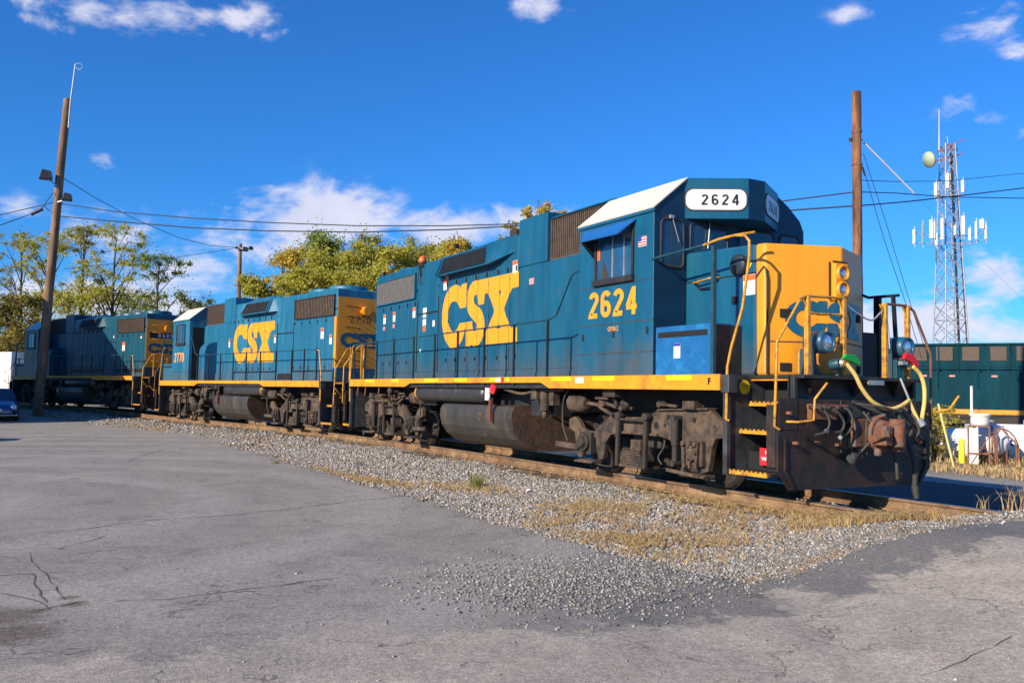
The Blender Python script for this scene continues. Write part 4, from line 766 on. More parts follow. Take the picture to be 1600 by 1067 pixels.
for (qx,qy,qr) in MUD:
    dv=n.new('ShaderNodeVectorMath'); dv.operation='DISTANCE'; l.new(co,dv.inputs[0]); dv.inputs[1].default_value=(qx,qy,-.35); dq=MA(n,l,'ADD',MA(n,l,'DIVIDE',dv.outputs['Value'],qr),MA(n,l,'MULTIPLY',MA(n,l,'SUBTRACT',NZ(n,l,co,6,6,.7),.5),1.8)); base=MIX(n,l,RMP(n,l,dq,1.3,.5,0,.75),base,MIX(n,l,RMP(n,l,fine,.4,.6),(.07,.048,.033),(.17,.13,.09)))
spk=NZ(n,l,co,22,5,.8); base=MIX(n,l,RMP(n,l,spk,.4,.6,0,1),MIX(n,l,1.0,base,(.70,.70,.71),'MULTIPLY'),base); base=MIX(n,l,RMP(n,l,fine,.36,.64,0,.8),base,MIX(n,l,1.0,base,(1.7,1.67,1.62),'MULTIPLY'))
base=MIX(n,l,RMP(n,l,fine2,.52,.66,0,.8),base,MIX(n,l,1.0,base,(.3,.3,.31),'MULTIPLY'))
# fine alligator cracks in places
wv=n.new('ShaderNodeVectorMath'); wv.operation='ADD'; l.new(co,wv.inputs[0]); nw=n.new('ShaderNodeTexNoise'); nw.inputs['Scale'].default_value=2.5; nw.inputs['Detail'].default_value=5; l.new(co,nw.inputs[0]); l.new(nw.outputs[1],wv.inputs[1])
vc=n.new('ShaderNodeTexVoronoi'); vc.feature='DISTANCE_TO_EDGE'; vc.inputs['Scale'].default_value=.85; l.new(wv.outputs[0],vc.inputs[0])
ck=MA(n,l,'MULTIPLY',RMP(n,l,vc.outputs['Distance'],.012,.0),RMP(n,l,NZ(n,l,co,.8,3),.50,.58)); base=MIX(n,l,MA(n,l,'MULTIPLY',ck,.75),base,(.05,.045,.04))
l.new(base,b.inputs['Base Color']); bn=n.new('ShaderNodeBump'); bn.inputs['Strength'].default_value=.55; bn.inputs['Distance'].default_value=.012; l.new(MA(n,l,'ADD',fine,MA(n,l,'MULTIPLY',fine2,.6)),bn.inputs['Height']); l.new(bn.outputs[0],b.inputs['Normal'])
SD=asd(GX.ravel(),GY.ravel()).reshape(sh)
ZA=Z+np.clip(SD*.12,-.09,.014)
kc=(np.maximum.reduce([SD[:-1,:-1],SD[1:,:-1],SD[:-1,1:],SD[1:,1:]])>-.5)&(GX[:-1,:-1]>-90)&(GX[1:,1:]<60)&(GY[:-1,:-1]>-60)&(GY[1:,1:]<20)
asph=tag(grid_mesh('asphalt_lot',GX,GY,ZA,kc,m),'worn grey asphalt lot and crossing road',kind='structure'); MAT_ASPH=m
def az_(x,y): return float(gz(x,y)[0]+np.clip(asd(np.array([x]),np.array([y]))[0]*.12,-.09,.014))
# long open cracks
ck=MB()
def crack(px,wd):
    pts=[]
    for a,b_ in zip(px,px[1:]):
        A=on_ground(*a,-.35);B_=on_ground(*b_,-.35); k=max(2,int((B_-A).length/.12))
        for i in range(k): pts.append(A.lerp(B_,i/k))
    wob=0
    L_=[];off=0
    for i,p in enumerate(pts):
        d=(pts[min(i+1,len(pts)-1)]-pts[max(i-1,0)]).normalized(); nn=Vector((-d.y,d.x,0)); off=off*.85+random.uniform(-.02,.02); w2=wd*random.uniform(.25,1.2); L_.append((p+nn*(off+w2),p+nn*(off-w2)))
    vs=[]; 
    for a,b_ in L_: 
        for q in (a,b_): vs.append((q.x,q.y,az_(q.x,q.y)+.004))
    ck.add(vs,[(2*i,2*i+1,2*i+3,2*i+2) for i in range(len(L_)-1)])
crack([(5,838),(100,830),(240,812),(350,805),(450,795),(590,780),(640,774)],.010)
crack([(180,939),(265,937),(310,930),(380,922),(450,915),(550,900)],.008)
crack([(47,865),(75,895),(92,915),(108,940)],.006); crack([(60,952),(108,942),(130,936)],.009)
crack([(0,925),(60,940),(90,955)],.01); crack([(0,900),(45,898),(55,920),(70,945)],.008); crack([(0,870),(40,880)],.006)
crack([(1440,1067),(1490,1056),(1550,1035),(1600,1018)],.004); crack([(90,860),(150,842),(165,835)],.006); crack([(400,925),(350,925)],.005)
crack([(960,960),(1060,938),(1140,925),(1240,905),(1330,895)],.006); crack([(200,720),(260,700)],.01)
m_ck=mat('crack_dirt',(.115,.10,.088),.95,var=.3)
tag(ck.build('asphalt_crack',m_ck,fix=False),'long open cracks in the asphalt',kind='structure')

# ---------------------------------------------------------------- track
tr=empty('railway_track'); tag(tr,'curved rusty railway track under the three coupled locomotives','railway track')
TS=[p for p in spline(cp[3:],14)]
def offset(l_):
    out=[]
    for i,p in enumerate(TS):
        d=TS[min(i+1,len(TS)-1)]-TS[max(i-1,0)]; d=d/np.hypot(*d); out.append((p[0]+d[1]*l_,p[1]-d[0]*l_,float(tz(p[0]))))
    return out
for l_ in (-.7535,.7535):
    pr=[(-.07,-.172),(.07,-.172),(.07,-.155),(.012,-.13),(.012,-.045),(.036,-.03),(.036,-.006),(-.036,-.006),(-.036,-.03),(-.012,-.045),(-.012,-.13),(-.07,-.155)]
    g=MB(); rows=[[(x,y,z+b_) for x,y,z in [offset(l_+a)[i]]][0] for i in () for a,b_ in pr]
    offs=[offset(l_+a) for a,b_ in pr]; k=len(pr); vs=[]
    for i in range(len(TS)):
        for j,(a,b_) in enumerate(pr): x,y,z=offs[j][i]; vs.append((x,y,z+b_))
    g.add(vs,[(i*k+j,i*k+(j+1)%k,(i+1)*k+(j+1)%k,(i+1)*k+j) for i in range(len(TS)-1) for j in range(k)])
    ra=g.build('rail',M['rail'],tr)
    g=MB(); oa=offset(l_-.034); ob=offset(l_+.034); vs=[]
    for i in range(len(TS)): vs+= [(oa[i][0],oa[i][1],oa[i][2]-.006),(ob[i][0],ob[i][1],ob[i][2]-.006),(oa[i][0],oa[i][1],oa[i][2]),(ob[i][0],ob[i][1],ob[i][2])]
    g.add(vs,[f for i in range(len(TS)-1) for f in ((4*i+2,4*i+3,4*i+7,4*i+6),(4*i,4*i+2,4*i+6,4*i+4),(4*i+1,4*i+5,4*i+7,4*i+3))]); g.build('rail_head',M['railhead'],ra)
tie=B(-.115,.115,-1.3,1.3,-.30,-.172).build('tie',M['tie'],tr,.015)
dist=0; first=True; nt_=0
for i in range(len(TS)-1):
    a,b_=TS[i],TS[i+1]; Lg=np.hypot(*(b_-a)); d=(b_-a)/Lg; t=(-dist)%.56
    while t<Lg:
        p=a+d*t
        if -36<p[0]<13 and nt_<96:
            o=tie if first else tie.copy()
            if not first: C.objects.link(o)
            first=False; nt_+=1; o.location=(p[0]+random.uniform(-.02,.02),p[1]+random.uniform(-.04,.04),float(tz(p[0]))+random.uniform(-.02,.0)); o.rotation_euler=(0,0,math.atan2(d[1],d[0])+random.uniform(-.03,.03))
        t+=.56
    dist=dist+Lg
# rust-brown fines caked along the rail foot
def strip(l0,l1,zo):
    a=offset(l0);b_=offset(l1);vs=[]
    for i in range(len(TS)):
        for q in (a[i],b_[i]): vs.append((q[0],q[1],q[2]+zo+random.uniform(-.008,.008)))
    return MB().add(vs,[(2*i,2*i+1,2*i+3,2*i+2) for i in range(len(TS)-1)])
m_f=mat('rusty_fines',(.13,.09,.055),.95,var=.45,scale=6,col2=(.24,.17,.10),fac2=.5,scale2=2,bump=.5)
tag(strip(-.9,-1.28,-.185).build('ballast_shoulder',m_f,fix=False),'rust stained dirt beside the near rail',kind='structure')

# ---------------------------------------------------------------- loose stones and grass
def islands(name,pts,size,kind,m,label,group=None):
    """many small pieces in one mesh: pts (n,3), size (n,)"""
    n_=len(pts)
    base=np.array([[1,0,0],[-1,0,0],[0,1,0],[0,-1,0],[0,0,1],[0,0,-1]],float)
    fc=np.array([[0,2,4],[2,1,4],[1,3,4],[3,0,4],[2,0,5],[1,2,5],[3,1,5],[0,3,5]])
    V=base[None]*rng.uniform(.55,1.25,(n_,6,1)); V=V*np.array([1,1,.75]); V+=rng.normal(0,.16,(n_,6,3))
    ang=rng.uniform(0,6.283,n_); ca,sa=np.cos(ang),np.sin(ang); x=V[...,0]*ca[:,None]-V[...,1]*sa[:,None]; y=V[...,0]*sa[:,None]+V[...,1]*ca[:,None]; V=np.stack([x,y,V[...,2]],-1)
    V=V*size[:,None,None]+pts[:,None,:]; F=(fc[None]+6*np.arange(n_)[:,None,None]).reshape(-1,3)
    return rawmesh(name,V.reshape(-1,3),F,3,m)
def rawmesh(name,V,F,k,m,smooth=False):
    me=bpy.data.meshes.new(name); me.vertices.add(len(V)); me.vertices.foreach_set('co',np.ascontiguousarray(V,dtype=np.float32).ravel()); me.loops.add(F.size); me.loops.foreach_set('vertex_index',F.ravel().astype(np.int32))
    me.polygons.add(len(F)); me.polygons.foreach_set('loop_start',np.arange(0,F.size,k,dtype=np.int32)); me.polygons.foreach_set('loop_total',np.full(len(F),k,dtype=np.int32)); me.update(calc_edges=True)
    me.materials.append(m); o=bpy.data.objects.new(name,me); C.objects.link(o); return o
def randmat(name,cols,rough=.9,trans=0,noise=.0):
    m,n,l=nodemat(name); b=n['Principled BSDF']; b.inputs['Roughness'].default_value=rough; b.inputs['Specular IOR Level'].default_value=.25
    g=n.new('ShaderNodeNewGeometry'); r=n.new('ShaderNodeValToRGB'); r.color_ramp.interpolation='CONSTANT' if not trans else 'LINEAR'
    while len(r.color_ramp.elements)<len(cols): r.color_ramp.elements.new(.5)
    for i,c in enumerate(cols): r.color_ramp.elements[i].position=i/len(cols); r.color_ramp.elements[i].color=(*c,1)
    l.new(g.outputs['Random Per Island'],r.inputs[0]); src=r.outputs[0]
    if trans:
        tcn=n.new('ShaderNodeTexCoord'); src=MIX(n,l,RMP(n,l,NZ(n,l,tcn.outputs['Object'],.45,3),.35,.65,0,.55),src,cols[-1])
    l.new(src,b.inputs['Base Color'])
    if trans:
        t=n.new('ShaderNodeBsdfTranslucent'); l.new(src,t.inputs[0]); mx_=n.new('ShaderNodeMixShader'); mx_.inputs[0].default_value=trans; l.new(b.outputs[0],mx_.inputs[1]); l.new(t.outputs[0],mx_.inputs[2]); l.new(mx_.outputs[0],n['Material Output'].inputs[0])
    return m
m_st=randmat('ballast_stone',[(0.312,0.279,0.246),(0.164,0.156,0.143),(0.426,0.385,0.344),(0.246,0.205,0.156),(0.344,0.312,0.279),(0.107,0.107,0.107),(0.262,0.271,0.254),(0.492,0.451,0.394),(0.312,0.221,0.139),(0.197,0.213,0.213),(0.369,0.328,0.295),(0.139,0.131,0.123)])
def scat(n_,x0,x1,y0,y1): return rng.uniform(x0,x1,n_),rng.uniform(y0,y1,n_)
def keepz(x,y,s,mask): x,y,s=x[mask],y[mask],s[mask]; return np.stack([x,y,gz(x,y)+s*.25+np.clip(asd(x,y)*.12,-.0,.014)],-1),s
P_=[];S_=[]
for (n_,x0,x1,y0,y1,a,b_) in ((62000,2,10.8,-4.6,-.85,.008,.027),(22000,-8,2,-4.4,-.85,.014,.034),(9000,-36,-8,-8.5,-.6,.025,.06),(9000,3,12,-.72,.72,.015,.035),(3500,4,11,.9,3.2,.015,.04)):
    x,y=scat(n_,x0,x1,y0,y1); s=(a+(b_-a)*rng.uniform(0,1,n_)**1.7)*rng.choice([.7,1,1.3],n_); sd=asd(x,y); l_=lateral(x,y); s=s*(1-.35*sstep(8.6,10.4,x))
    mk=(sd<rng.normal(-.02,.10,n_))&((l_>-4.3)|(x>2))&(np.abs(l_)<4.6)&~((np.abs(np.abs(l_)-.7535)<.09))
    p,s=keepz(x,y,s,mk); P_.append(p);S_.append(s)
# stones spilled over the asphalt corner
cx=np.array([on_ground(a,b_,-.35)[:2] for a,b_ in ((800,900),(860,925),(920,935),(1000,915),(1080,905),(760,930),(1150,895),(930,890),(1020,880),(880,900),(980,905),(1080,885),(1200,885))])
k=rng.integers(0,len(cx),7500); x=cx[k,0]+rng.normal(0,.46,7500); y=cx[k,1]+rng.normal(0,.42,7500); s=rng.uniform(.003,.019,7500)
sp_p,sp_s=keepz(x,y,s,(y>-6.9)&(x<11.2)&(x+0.35*(y+4)<11.0))
k=900; x=rng.uniform(3,13,k); y=rng.uniform(-9.5,-4,k); s=rng.uniform(.004,.014,k); p,s=keepz(x,y,s,rng.uniform(0,1,k)<np.exp((y+4)*.35)); P_.append(p);S_.append(s)
k=26000; x=rng.uniform(-26,10.6,k); y=rng.uniform(-6.5,-1.2,k); sd=asd(x,y); s=rng.uniform(.004,.012,k)*(1+.06*np.clip(8-x,0,20)); p,s=keepz(x,y,s,(sd>-.1)&(sd<np.abs(rng.normal(0,.22,k)))&(rng.uniform(0,1,k)<.9)); P_.append(p);S_.append(s)
PP=np.concatenate(P_);SS=np.concatenate(S_)
tag(islands('gravel',PP,SS,'stuff',m_st,''),'loose crushed stone ballast along the near rail and spilled on the asphalt',kind='stuff')
m_st2=randmat('dusty_stone',[(.24,.23,.21),(.15,.15,.145),(.33,.31,.28),(.20,.18,.15),(.28,.27,.25),(.10,.10,.10),(.22,.23,.22),(.42,.39,.35)])
tag(islands('loose_stones',sp_p,sp_s,'stuff',m_st2,''),'small grey stones scattered over the asphalt corner',kind='stuff')
def blades(name,x,y,h,m,zf=None,lean=.5,wd=.006,label='',kind='stuff',cat=None,grp=None):
    n_=len(x); z=gz(x,y) if zf is None else zf; a=rng.uniform(0,6.283,n_); ln=rng.uniform(.05,lean,n_)*h; la=rng.uniform(0,6.283,n_)
    w_=wd*rng.uniform(.6,1.4,n_); dx,dy=np.cos(a)*w_,np.sin(a)*w_; lx,ly=np.cos(la)*ln,np.sin(la)*ln
    p=lambda ox,oy,oz:np.stack([x+ox,y+oy,z+oz],-1)
    V=np.stack([p(-dx,-dy,0),p(dx,dy,0),p(dx*.7+lx*.4,dy*.7+ly*.4,h*.6),p(-dx*.7+lx*.4,-dy*.7+ly*.4,h*.6),p(lx*1.1,ly*1.1,h*.97),p(lx*1.2,ly*1.2,h)],1)
    F=np.array([[0,1,2,3],[3,2,5,4]])[None]+6*np.arange(n_)[:,None,None]
    return rawmesh(name,V.reshape(-1,3),F.reshape(-1,4),4,m)
m_gr=randmat('dry_grass',[(.52,.36,.17),(.44,.27,.12),(.64,.49,.26),(.34,.25,.11),(.52,.27,.12),(.56,.42,.20)],trans=.3)
m_gg=randmat('green_weed',[(.14,.20,.04),(.22,.24,.05),(.30,.28,.08)],trans=.3)
def patch(cs,n_,sx,sy):
    c=np.array([on_ground(a,b_,-.25)[:2] for a,b_ in cs]); k=rng.integers(0,len(c),n_); x=c[k,0]+rng.normal(0,sx,n_); y=c[k,1]+rng.normal(0,sy,n_); return x,y
def clump(x,y,q=.12,amt=.75):
    cxk=np.round(x/q)*q; cyk=np.round(y/q)*q; return x*(1-amt)+(cxk+q*.35*np.sin(cyk*37))*amt,y*(1-amt)+(cyk+q*.35*np.sin(cxk*53))*amt
x,y=patch([(870,790),(900,810),(940,815),(980,830),(1020,840),(1010,800),(1080,790),(1130,815),(1180,800),(1050,850),(1120,840),(930,790),(1200,830)],20000,.42,.3); x,y=clump(x,y); mk=(asd(x,y)<.02)&(lateral(x,y)<-.85)&(hn(x,y,1.6)+.5*hn(y,x,5)>-.3)
tag(blades('low_grass',x[mk],y[mk],rng.uniform(.03,.09,mk.sum()),m_gr,lean=1.2,wd=.004),'low dry tan grass growing through the gravel beside the asphalt edge',kind='stuff')
x,y=patch([(1270,815),(1310,822),(1350,825),(1400,830),(1440,832),(1480,832),(1510,832),(1530,838),(1420,845),(1460,845),(1500,842),(1340,845),(1290,838),(1380,815),(1250,800),(1330,835)],20000,.27,.24); x,y=clump(x,y,.1,.7); mk=(asd(x,y)<.12)&(lateral(x,y)<-.83)&(hn(x,y,2.2)+.5*hn(y,x,6)>-.35)
tag(blades('straw_grass',x[mk],y[mk],rng.uniform(.03,.15,mk.sum()),m_gr,lean=1.6,wd=.004),'flattened straw coloured grass below the plow beside the near rail',kind='stuff')
xs_=rng.uniform(-24,8.5,8000); ys_=-.86-np.abs(rng.normal(0,.2,8000)); 
trk=np.array([(p[0],p[1]) for p in TS][::-1]); ys_=ys_+np.interp(xs_,trk[:,0],trk[:,1]); xs_,ys_=clump(xs_,ys_,.3,.8); mk=(hn(xs_*.6,ys_,1)>.12)|(xs_>4.5)
tag(blades('rail_side_grass',xs_[mk],ys_[mk],rng.uniform(.03,.13,mk.sum()),m_gr,lean=1.1,wd=.004),'thin dry weeds along the foot of the near rail',kind='stuff')
x,y=patch([(545,738),(580,742),(620,748),(500,728),(430,713),(400,708),(330,693),(290,683),(245,668),(760,760),(700,755)],7000,.5,.14); x,y=clump(x,y); mk=(asd(x,y)<.03)
tag(blades('sparse_grass',x[mk],y[mk],rng.uniform(.03,.08,mk.sum()),m_gr,lean=1.2,wd=.006),'sparse orange brown grass along the middle of the gravel strip',kind='stuff')
x,y=scat(60000,-30,8,13.9,34); mk=rng.uniform(0,1,60000)<.45+.5*hn(x,y,.5)
tag(blades('field_grass',x[mk],y[mk],rng.uniform(.10,.42,mk.sum())*(.7+.4*hn(x[mk],y[mk],.4)),m_gr,lean=.8,wd=.018),'dry grass field around the white tanks',kind='stuff')
def tuft(px,py,n_,h,r,m,label,name='weed_tuft',z=-.25,lean=.8,wd=.004,grp=None):
    c=on_ground(px,py,z); x=c.x+rng.normal(0,r,n_); y=c.y+rng.normal(0,r,n_); o=blades(name,x,y,rng.uniform(.4,1,n_)*h,m,lean=lean,wd=wd); tag(o,label,'weed',grp); return o
tuft(745,757,160,.26,.06,m_gg,'green grassy tuft alone on the gravel below the nearest fuel tank',wd=.005)
tuft(430,716,60,.12,.05,m_gg,'tiny green weed at the gravel edge left of the middle of the strip')
for (a,b_,h) in ((1535,790,.34),(1578,797,.42),(1597,800,.5)):
    c=on_ground(a,b_,-.1); n_=16; x=c.x+rng.normal(0,.05,n_); y=c.y+rng.normal(0,.05,n_)
    tag(blades('weed_stalk',x,y,rng.uniform(.4,1,n_)*h,m_gr,lean=.5,wd=.006),{1535:'shortest bare weed stalk beyond the far rail, nearest to the plow',1578:'middle bare weed stalk beyond the far rail at the right edge',1597:'tallest bare weed stalk beyond the far rail, cut by the right edge'}[a],'weed','dead weed stalks beyond the far rail')
# litter
c=on_ground(824,770,-.28); tag(MB().add([(c.x-.07,c.y,c.z+.02),(c.x+.05,c.y-.06,c.z+.03),(c.x+.09,c.y+.02,c.z+.06),(c.x-.03,c.y+.06,c.z+.04),(c.x,c.y,c.z+.07)],[(0,1,4),(1,2,4),(2,3,4),(3,0,4),(0,3,2,1)]).build('crumpled_paper',M['white']),'crumpled white scrap lying on the gravel below the fuel tank','litter')
c=on_ground(540,739,-.3); tag(MB().add([(c.x-.05,c.y,c.z+.05),(c.x+.05,c.y-.03,c.z+.05),(c.x+.02,c.y+.05,c.z+.09),(c.x,c.y,c.z+.02)],[(0,1,2),(0,3,1),(1,3,2),(2,3,0)]).build('fallen_leaf',M['bollard']),'yellow scrap on the gravel edge left of the green tuft','litter')

# ---------------------------------------------------------------- poles and wires
def pole(base,top,r0,r1,m,label,name='utility_pole'):
    d=(top-base); pts=[]; g=MB(); k=14; n_=14; vs=[]
    for i in range(k+1):
        t=i/k; c=base+d*t+Vector((random.uniform(-.01,.01),random.uniform(-.01,.01),0)); r_=(r0+(r1-r0)*t)*random.uniform(.98,1.02)
        for j in range(n_): a=2*math.pi*j/n_; vs.append(tuple(c+Vector((math.cos(a),math.sin(a),0))*r_))
    g.add(vs,[(i*n_+j,i*n_+(j+1)%n_,(i+1)*n_+(j+1)%n_,(i+1)*n_+j) for i in range(k) for j in range(n_)],True); g.add(vs[-n_:],[tuple(range(n_))])
    e=empty(name,(0,0,0)); tag(e,label,'utility pole'); 
    g.build('shaft',m,e); return e
def flood(parent,a,b_,s=1,n_='floodlight'):
    f=MB().bar(a,b_,.06*s).build('lamp_arm',M['galv'],parent)
    q=Vector(b_); MB().add([tuple(q+Vector(v)*s) for v in ((-.28,-.3,-.1),(.28,-.3,-.1),(.28,.28,-.1),(-.28,.28,-.1),(-.2,-.2,.34),(.2,-.2,.34),(.2,.2,.28),(-.2,.2,.28))],[(0,3,2,1),(4,5,6,7),(0,1,5,4),(1,2,6,5),(2,3,7,6),(3,0,4,7)]).build(n_,M['step_gray'],f,.03)
g0=on_ground(57,652,-.25); dL=(g0-CAM).dot(_f); pb=at(57,656,dL); pt_=at(105,155,dL)
lp=pole(pb-Vector((0,0,.5)),pt_,.235,.17,M['pole'],'tall leaning wooden pole with two floodlights in front of the farthest locomotive')
MB().tube([at(107,200,dL-.2),at(110,160,dL-.2),at(118,101,dL-.2)],.035,6).tube([at(118,101,dL-.2),at(124,99,dL-.2),at(129,104,dL-.2),at(125,109,dL-.2),at(119,106,dL-.2)],.012,5,3).build('whip_antenna',M['galv'],lp)
flood(lp,at(89,291,dL-.2),at(72,277,dL-.4),1.0); flood(lp,at(90,316,dL-.2),at(105,311,dL-.3),.8)
MB().tube([at(84,300,dL-.25),at(70,320,dL-.3),at(78,330,dL-.25)],.02,5,4).box(*[v for v in (0,0,0,0,0,0)]).build('drop_cable',M['cable'],lp,fix=False)
p2=on_ground(369,640,-.4); d2=66.0
sp_=pole(at(369,612,d2),at(375.5,381,d2),.17,.13,M['pole'],'shorter grey pole topped by floodlights rising behind the middle locomotive')
flood(sp_,at(376,388,d2-.2),at(383,391,d2-.2),.75); flood(sp_,at(376,388,d2-.2),at(392,389,d2-.2),.6); flood(sp_,at(376,388,d2-.2),at(370,388,d2-.2),.4)
dR=27.0
rp=pole(at(1342.5,680,dR),at(1338,144,dR),.155,.135,M['pole_dark'],'thick dark brown wooden pole standing behind the nose of the nearest locomotive')
MB().cyl(at(1338.5,204,dR),at(1338.7,208,dR),.155,n=14).build('steel_band',M['rusty'],rp); MB().cyl(at(1339,256,dR),at(1339.2,259,dR),.158,n=14).build('steel_band',M['rusty'],rp)
MB().bar(at(1330,218,dR),at(1348,219,dR-.1),.05).cyl(at(1329,216,dR),at(1329,221,dR),.05,n=8).tube([at(1347,260,dR-.1),at(1349,268,dR-.1),at(1352,275,dR-.1)],.03,5).build('pole_hardware',M['cable'],rp)
def wire(pts,r,label,name='overhead_cable',m='cable',grp='overhead cables'):   # pts: (px,py,depth); straight in space between given points
    out=[]
    for (a,b_,c),(d_,e_,f_) in zip(pts,pts[1:]):
        A=at(a,b_,c);B_=at(d_,e_,f_)
        for k in range(8): out.append(A.lerp(B_,k/8))
    out.append(at(*pts[-1])); g=MB(); V=[tuple(p) for p in out]; g.tube(V,r,5); o=g.build(name,M[m]); tag(o,label,'cable',grp); return o
def inv(px,a,da,b_,db): t=(px-a)/(b_-a); return 1/((1-t)/da+t/db)
mk_=lambda L,a,da,b_,db:[(x,y,inv(x,a,da,b_,db)) for x,y in L]
wire(mk_([(93,318),(180,331),(300,341),(420,348),(560,353),(700,353),(812,350),(950,342),(1100,330),(1235,313),(1338,300)],93,dL,1338,dR),.022,'upper of the two long cables strung from the leaning pole to the thick dark pole')
wire(mk_([(93,338),(180,346),(300,356),(420,361),(560,363),(700,359),(812,353),(950,349),(1100,340),(1247,328),(1350,321)],93,dL,1338,dR),.026,'lower of the two long cables strung from the leaning pole to the thick dark pole')
wire([(1338,300,27),(1400,302,28),(1480,308,30),(1600,310,33),(2600,330,60)],.016,'upper cable from the thick dark pole off to the right edge')
wire([(1350,321,27),(1420,315,28),(1500,306,30),(1600,294,33),(2600,240,60)],.02,'lower thicker cable from the thick dark pole off to the right edge, crossing the other')
wire([(1345,282,27),(1400,284,30),(1480,283,34),(1600,271,40),(2600,180,80)],.012,'thin faint wire above the two cables on the right')
wire([(-60,344,40),(0,336,44),(70,320,dL),(84,316,dL)],.022,'upper cable running from the leaning pole to the left edge')
wire([(-60,368,40),(0,352,44),(50,334,48),(70,322,dL)],.022,'lower cable with a black splice running from the leaning pole to the left edge')
g=MB().cyl(at(49,335,dL-.3),at(66,327,dL-.3),.085,n=8); tag(g.build('cable_splice',M['cable']),'black splice sleeve on the lower cable left of the leaning pole','cable splice')
wire([(98,278,dL),(150,310,52),(210,342,56),(280,372,60),(330,384,63),(371,387,d2)],.02,'sagging cable from the leaning pole down to the shorter grey pole')
wire([(100,420,60),(180,412,62),(270,403,64),(330,394,65),(371,387,d2)],.018,'low cable reaching the shorter grey pole from the trees on the left')
wire([(1349,262,27),(1380,370,27.5),(1414,470,28),(1440,560,28.4)],.01,'left of the two thin guy wires slanting down from the thick dark pole','guy_wire','cable','guy wires of the thick dark pole')
wire([(1349,240,27),(1385,350,27.5),(1418,460,28),(1450,560,28.4)],.01,'right of the two thin guy wires slanting down from the thick dark pole','guy_wire','cable','guy wires of the thick dark pole')
wire([(1349,222,27),(1428,302,27.5)],.03,'short pale strut slanting down to the right from the top of the thick dark pole','guy_strut','white','guy wires of the thick dark pole')
wire([(1428,302,27.5),(1460,335,28),(1600,470,30)],.003,'very thin wire continuing the pale strut down to the right','guy_wire','cable','guy wires of the thick dark pole')

# ---------------------------------------------------------------- communications tower
D=92.0; tb=at(1487,650,D); tt=at(1480.5,226,D); tw=empty('lattice_tower',(0,0,0)); tag(tw,'galvanised lattice tower hung with white antenna panels behind the dark green locomotive','tower')
Hh=(tt-tb); hw0,hw1=2.05,.72
def corner(t,k):
    w_=hw0+(hw1-hw0)*min(t,1); a=R(20)+k*math.pi/2; return tb+Hh*t+Vector((math.cos(a),math.sin(a),0))*w_
g=MB()
for k in range(4): g.cyl(corner(0,k),corner(1,k),.085,.055,n=8)
g.build('tower_leg',M['galv'],tw); g=MB(); seg=17
for i in range(seg):
    t0,t1=i/seg,(i+1)/seg
    for k in range(4):
        k2=(k+1)%4; g.bar(corner(t0,k),corner(t1,k2),.06); g.bar(corner(t0,k2),corner(t1,k),.06)
        if i%2==0: g.bar(corner(t0,k),corner(t0,k2),.06)
g.build('tower_bracing',M['galv'],tw)
MB().tube([tuple(corner(i/10,1).lerp(corner(i/10,0),.3)) for i in range(11)],.12,6).tube([tuple(corner(i/10,0).lerp(corner(i/10,1),.1)) for i in range(9)],.08,6).build('feeder_cable',M['cable'],tw)
def panel(px,py,h,w_,dz=0,m='antenna'): 
    c=at(px,py,D-1.5+dz); return MB().box(-w_*.38,w_*.38,-.08,.08,-h*.44,h*.44,Matrix.Translation(c)@Matrix.Rotation(R(30),4,'Z')).cyl(c+Vector((.0,.12,-h*.65)),c+Vector((.0,.12,h*.62)),.04,n=6).build('antenna_panel',M[m],tw,.02)
for px,py,h,w_ in ((1462,297,1.7,.4),(1480,283,1.7,.45),(1504,291,1.5,.4),(1428,370,1.7,.35),(1455,358,2.2,.45),(1459,360,2.0,.4),(1472,358,2.5,.4),(1463,374,1.5,.35),(1505,352,2.2,.45),(1515,366,1.5,.35),(1525,360,2.1,.3),(1534,350,1.1,.6),(1540,362,1.8,.3),(1492,360,1.2,.3),(1441,366,2.3,.08)): panel(px,py,h,w_)
q=MB()
for a,b_ in (((1425,364),(1470,370)),((1425,378),(1470,384)),((1495,372),(1542,362)),((1495,382),(1542,374)),((1455,300),(1510,298)),((1458,306),(1508,304)),((1452,378),(1520,382))): q.bar(at(*a,D-1.2),at(*b_,D-1.2),.08)
q.build('antenna_mount',M['galv'],tw)
dc=at(1451,250,D-1); dr=(at(1451,250,D-2)+Vector((-.9,-.1,0))-dc).normalized()
MB().lathe(dc+dr*-.2,dr,[(-.25,.15),(0,.8),(.15,.85),(.3,.8),(.4,.0)],18).build('dish',M['dish'],tw)
q=MB().bar(at(1462,252,D),at(1505,240,D),.12).bar(at(1468,235,D),at(1508,217,D),.1).bar(at(1462,238,D),at(1496,232,D),.1).bar(at(1478,224,D),at(1496,236,D),.1); q.build('top_boom',M['redsteel'],tw)
MB().cyl(at(1467.5,235,D),at(1467.5,171,D),.09,.05,n=6).cyl(at(1481,226,D),at(1480,214,D),.04,n=6).build('whip_antenna',M['antenna'],tw)

